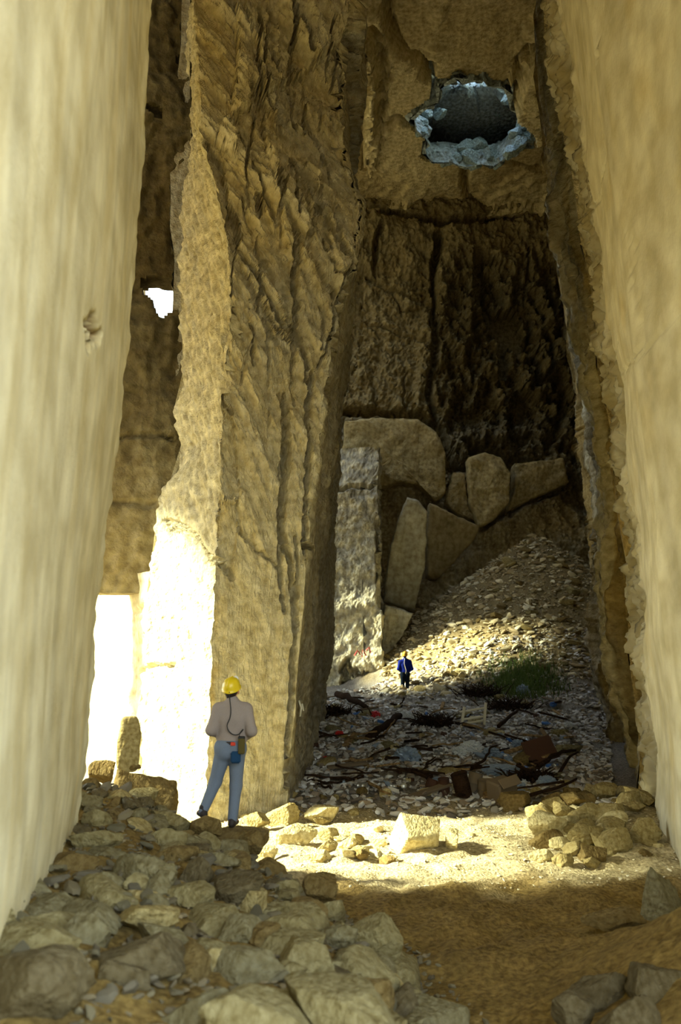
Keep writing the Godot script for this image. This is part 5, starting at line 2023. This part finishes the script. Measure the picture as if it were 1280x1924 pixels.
func build_rubbish() -> void:
	var b3 := ico(3)
	var b2 := ico(2)
	var bags := []
	for k in 6:
		bags.append(crumpled(b3, 0.35))
	# logs and boards
	bar("log", "thick dark log lying across the rubbish left of centre", "log", lifted(694, 1393, 0.10), lifted(750, 1356, 0.16), 0.13, 0.10, "wood_dark")
	bar("log", "dark branch-like log at the left rear of the rubbish, by the lower wall", "log", lifted(632, 1316, 0.2), lifted(690, 1338, 0.12), 0.13, 0.08, "wood_dark", 0.1)
	bar("stick", "pale stick beside the thick dark log", "stick", lifted(716, 1392, 0.08), lifted(742, 1366, 0.2), 0.03, 0.02, "wood_pale")
	bar("stick", "dark stick in front of the white metal frame", "stick", lifted(938, 1372, 0.1), lifted(975, 1348, 0.25), 0.06, 0.04, "wood_dark")
	bar("board", "pale board leaning on the brown slab at the right of the rubbish", "board", lifted(1046, 1424, 0.05), lifted(1018, 1396, 0.35), 0.06, 0.055, "wood_pale")
	bar("branch", "dark crooked branch at the right front of the rubbish", "branch", lifted(1012, 1452, 0.08), lifted(1082, 1428, 0.22), 0.055, 0.03, "wood_dark", 0.12)
	bar("branch", "thin dark branch crossing the crooked branch", "branch", lifted(1050, 1462, 0.05), lifted(1086, 1440, 0.3), 0.04, 0.02, "wood_dark", 0.1)
	bar("stick", "long thin pale stick at the front left of the rubbish", "stick", lifted(720, 1476, 0.04), lifted(750, 1484, 0.06), 0.02, 0.015, "wood_pale")
	var slab := rubbish("board", "rust-brown panel propped behind the pale board", "panel", bevel_box(Vector3(0.75, 0.55, 0.05), 0.015), "rust", lifted(1016, 1436, 0.3), Vector3(-0.5, 0.2, 0.25))
	# white tube frame
	var fr := thing("metal_frame", "broken white tube frame standing in the middle of the rubbish", "frame", on_ground(888, 1370))
	var fd := -fr.position.z
	for q in [[[866, 1370], [873, 1328]], [[910, 1362], [913, 1320]]]:
		part("post", tube_mesh([W(q[0][0], q[0][1], fd) - fr.position, W(q[1][0], q[1][1], fd) - fr.position], 0.045, 0.045, 8), M.frame_white, fr)
	for q in [[[866, 1352], [912, 1346]], [[864, 1338], [912, 1330]], [[870, 1360], [910, 1354]]]:
		part("rail", tube_mesh([W(q[0][0], q[0][1], fd) - fr.position, W(q[1][0], q[1][1], fd + 0.1) - fr.position], 0.036, 0.036, 8), M.frame_white, fr)
	# bags and plastic that can be told apart
	var named := [[887, 1416, 0.42, "white_plastic", "largest white plastic bag, crumpled, in the front middle of the rubbish"], [864, 1420, 0.28, "white_plastic", "white plastic bag just left of the largest bag"], [924, 1422, 0.30, "bluish_plastic", "bluish-white plastic bag right of the largest bag"],
		[763, 1354, 0.40, "white_plastic", "white crumpled bag behind the thick dark log"], [766, 1432, 0.45, "bluish_plastic", "dull bluish bag at the left front of the rubbish"], [1028, 1480, 0.30, "bluish_plastic", "glossy bluish bag at the right front corner of the rubbish"],
		[1069, 1366, 0.22, "white_plastic", "small white scrap of plastic by the right wall"], [1040, 1331, 0.20, "blue_plastic", "small pale-blue scrap of plastic at the right rear"], [982, 1303, 0.40, "bluish_plastic", "bluish sheet of plastic in front of the grassy patch"],
		[974, 1408, 0.30, "bluish_plastic", "bluish bag between the largest bag and the pale board"], [705, 1348, 0.26, "red_plastic", "red plastic scrap behind the thick dark log"], [638, 1384, 0.20, "red_plastic", "small red scrap at the left of the rubbish"], [612, 1430, 0.14, "red_plastic", "tiny red scrap at the left front of the rubbish"]]
	for q in named:
		rubbish("plastic_bag", q[4], "plastic bag", bags[rng.randi() % 6], q[3], lifted(q[0], q[1], q[2] * 0.3), Vector3(0, rng.randf() * TAU, 0), Vector3(q[2] * 1.2, q[2] * 0.75, q[2]))
	rubbish("plastic_sheet", "shiny pale-blue sheet draped behind the brown box", "sheet", bags[2], "bluish_plastic", lifted(945, 1462, 0.14), Vector3(0.2, 0.1, 0), Vector3(0.75, 0.16, 0.5))
	# cans, drums, boxes at the front edge
	var can := lathe_mesh([[0.0, -0.5], [0.34, -0.5], [0.36, -0.48], [0.34, -0.46], [0.34, -0.02], [0.355, 0.0], [0.34, 0.02], [0.34, 0.46], [0.36, 0.48], [0.34, 0.5], [0.32, 0.47], [0.0, 0.47]], 20)
	for q in [[816, 1488, 0.30, "rust", "rusty can on its side, leftmost of the cans at the rubbish front", 1.2], [835, 1492, 0.32, "rust", "rusty can standing second from the left at the rubbish front", 0.1], [868, 1496, 0.46, "wood_dark", "dark drum at the front edge of the rubbish", 0.25], [892, 1490, 0.40, "cardboard", "tan drum between the dark drum and the brown box", -0.2], [910, 1498, 0.34, "cardboard", "tan can just left of the brown box", 0.15]]:
		rubbish("can", q[4], "can", can, q[3], lifted(q[0], q[1], q[2] * 0.42), Vector3(0.1, rng.randf(), q[5]), Vector3.ONE * q[2])
	var box := thing("box", "large tan crumpled box at the front of the rubbish", "box", on_ground(946, 1510))
	box.rotation.y = 0.5
	box.rotation.z = 0.2
	box.rotation.x = 0.15
	var bb := part("body", bevel_box(Vector3(0.42, 0.44, 0.42), 0.03), M.cardboard, box)
	bb.position.y = 0.22
	var fl := part("flap", bevel_box(Vector3(0.42, 0.015, 0.2), 0.005), M.cardboard, box)
	fl.transform = Transform3D(Basis.from_euler(Vector3(0.7, 0, 0)), Vector3(0, 0.48, 0.26))
	place_stone("large pale block at the right of the rubbish, below the wall", "", rocks_near[2], "stone_grey", lifted(1076, 1422, 0.15), Vector3(0.62, 0.45, 0.5), 0.3, Vector3.ZERO, "boulder", "boulder")
	place_stone("brown boulder behind the cans at the rubbish front", "", rocks_near[3], "stone_brown", lifted(985, 1440, 0.15), Vector3(0.7, 0.5, 0.5), 0.8, Vector3.ZERO, "boulder", "boulder")
	# dark tangles of dead brush
	for q in [[817, 1366, 0.9, "dark tangle of dead brush left of the white frame"], [905, 1310, 1.1, "dark tangle of dead brush behind the white frame"], [1000, 1470, 0.6, "dark tangle of twigs at the right front of the rubbish"], [960, 1335, 1.0, "dark tangle of dead brush right of the white frame"], [625, 1345, 0.8, "dark tangle of twigs at the far left of the rubbish"]]:
		var st := SurfaceTool.new()
		st.begin(Mesh.PRIMITIVE_TRIANGLES)
		for k in 150:
			var a: Vector3 = Vector3(rng.randfn() * 0.35, rng.randf_range(0, 0.12), rng.randfn() * 0.3) * q[2]
			var b: Vector3 = a + Vector3(rng.randf_range(-0.5, 0.5), rng.randf_range(0.02, 0.42), rng.randf_range(-0.4, 0.4)) * q[2]
			add_tube(st, [a, (a + b) / 2 + Vector3(0, 0.05, 0), b], 0.022, 0.008, 4)
		st.generate_normals()
		var o := rubbish("brush", q[3], "brush", st.commit(), "wood_dark", on_ground(q[0], q[1]))
		o.set_meta("kind", "stuff")
	# loose small things, each its own
	var bottle := lathe_mesh([[0.0, -0.5], [0.15, -0.5], [0.17, -0.46], [0.17, 0.1], [0.14, 0.22], [0.06, 0.34], [0.055, 0.44], [0.07, 0.45], [0.07, 0.5], [0.0, 0.5]], 14)
	var marks := [["the white frame", 888, 1345], ["the thick log", 722, 1375], ["the largest bag", 887, 1416], ["the tan box", 946, 1485], ["the crooked branch", 1048, 1440], ["the blue-jacketed person", 762, 1300], ["the dull bluish bag", 766, 1432], ["the left log", 660, 1325], ["the grassy patch", 975, 1285]]
	var kinds := [["plastic_bottle", bottle, ["bluish_plastic", "bluish_plastic", "blue_plastic"], "bottle", 0.26], ["tin_can", can, ["tin", "rust", "tin"], "can", 0.17], ["plastic_bag", null, ["white_plastic", "bluish_plastic", "bluish_plastic"], "plastic bag", 0.17], ["stick", null, ["wood_dark", "wood_pale", "wood_dark"], "stick", 1.0], ["board", bevel_box(Vector3(1, 0.06, 0.16), 0.012), ["wood_dark", "wood_pale", "cardboard"], "board", 0.8]]
	var colour := {"bluish_plastic": "bluish", "white_plastic": "white", "blue_plastic": "blue", "tin": "dull metal", "rust": "rusty", "wood_dark": "dark", "wood_pale": "pale", "cardboard": "tan"}
	var n := 0
	while n < 150:
		var px := rng.randf_range(575, 1110)
		var py := rng.randf_range(1312, 1506)
		if not in_field(px, py):
			continue
		var k: Array = kinds[[0, 1, 2, 3, 3, 3, 4, 4][rng.randi() % 8]]
		var mt: String = k[2][rng.randi() % 3]
		var s: float = k[4] * rng.randf_range(0.7, 1.3)
		var m: Mesh = k[1]
		var scl := Vector3.ONE * s
		if k[0] == "plastic_bag":
			m = bags[rng.randi() % 6]
			scl = Vector3(s * 1.2, s * 0.6, s)
		elif k[0] == "stick":
			m = branch_mesh(1.0, 0.03, 0.08)
		var rot := Vector3(rng.randf_range(-0.25, 0.25), rng.randf() * TAU, rng.randf_range(-0.3, 0.3))
		if k[0] == "plastic_bottle" or k[0] == "tin_can":
			rot.x = PI / 2 + rng.randf_range(-0.4, 0.4)
		rubbish(k[0], telling("%s %s %s" % ["small" if s < k[4] else "larger", colour[mt], k[3]], "in the rubbish", Vector2(px, py), marks), k[3], m, mt, lifted(px, py, 0.05 + s * 0.08), rot, scl, "loose rubbish on the quarry floor")
		n += 1
	# stones amid the rubbish
	n = 0
	while n < 42:
		var px := rng.randf_range(575, 1110)
		var py := rng.randf_range(1312, 1506)
		if not in_field(px, py):
			continue
		var s := rng.randf_range(0.2, 0.5)
		var t: String = ["stone_grey", "stone_pale", "stone_slate", "stone_buff"][rng.randi() % 4]
		var flat := rng.randf_range(0.45, 0.85)
		place_stone(telling("%s %s %s stone" % ["small" if s < 0.34 else "large", "flattish" if flat < 0.62 else "chunky", TONE_WORD[t]], "amid the rubbish", Vector2(px, py), marks), "stones amid the rubbish", rocks_far[rng.randi() % 12], t, lifted(px, py, s * 0.1), Vector3(s * 1.2, s * flat, s), rng.randf() * TAU, Vector3(rng.randf_range(-0.3, 0.3), 0, rng.randf_range(-0.3, 0.3)))
		n += 1
	chips("rubbish_fragments", 11000, func():
		var d := rng.randf_range(16.0, 36.5)
		var x := rng.randf_range(-1.2, 0.29 * d)
		if d < 18.0 and rng.randf() < 0.5:
			return null
		return Vector3(x, ground(x, d) + 0.03, -d), 0.05, 0.20, [Color(0.42, 0.39, 0.33), Color(0.52, 0.49, 0.42), Color(0.15, 0.12, 0.09), Color(0.50, 0.48, 0.44), Color(0.30, 0.23, 0.15), Color(0.66, 0.66, 0.64)], "broken stone and litter covering the rubbish field", "rubbish")
	# grass under the roof hole
	var blades := MultiMesh.new()
	blades.transform_format = MultiMesh.TRANSFORM_3D
	blades.use_colors = true
	blades.mesh = tube_mesh([Vector3.ZERO, Vector3(0.03, 0.5, 0), Vector3(0.14, 0.95, 0)], 0.035, 0.006, 4)
	blades.instance_count = 1500
	var centre := on_ground(982, 1286)
	for k in 1500:
		var x := centre.x + rng.randfn() * 0.65
		var d := -centre.z + rng.randfn() * 0.6
		var s := rng.randf_range(0.25, 0.55)
		blades.set_instance_transform(k, Transform3D(Basis.from_euler(Vector3(rng.randf_range(-0.5, 0.5), rng.randf() * TAU, 0)) * Basis.from_scale(Vector3.ONE * s), Vector3(x, ground(x, d) - 0.02, -d)))
		blades.set_instance_color(k, Color(0.7, 0.8, 0.5).lerp(Color(1.1, 1.2, 0.8), rng.randf()))
	var gr := MultiMeshInstance3D.new()
	gr.name = "grass_patch"
	gr.multimesh = blades
	gr.material_override = M.grass
	add_child(gr, true)
	tag(gr, "patch of dark green grass on the rubbish below the roof opening", "grass")
	gr.set_meta("kind", "stuff")

func in_field(px: float, py: float) -> bool:
	var left := 545.0 + (1500.0 - py) * 0.33
	var right := 1078.0 + (1400.0 - py) * -0.12 if py > 1400 else 1085.0
	return px > left + 8 and px < right and py > 1305 + maxf(0.0, (px - 980.0) * 0.1) and not (py > 1460 and px > 1050) and not (px < 800 and py > 1495)
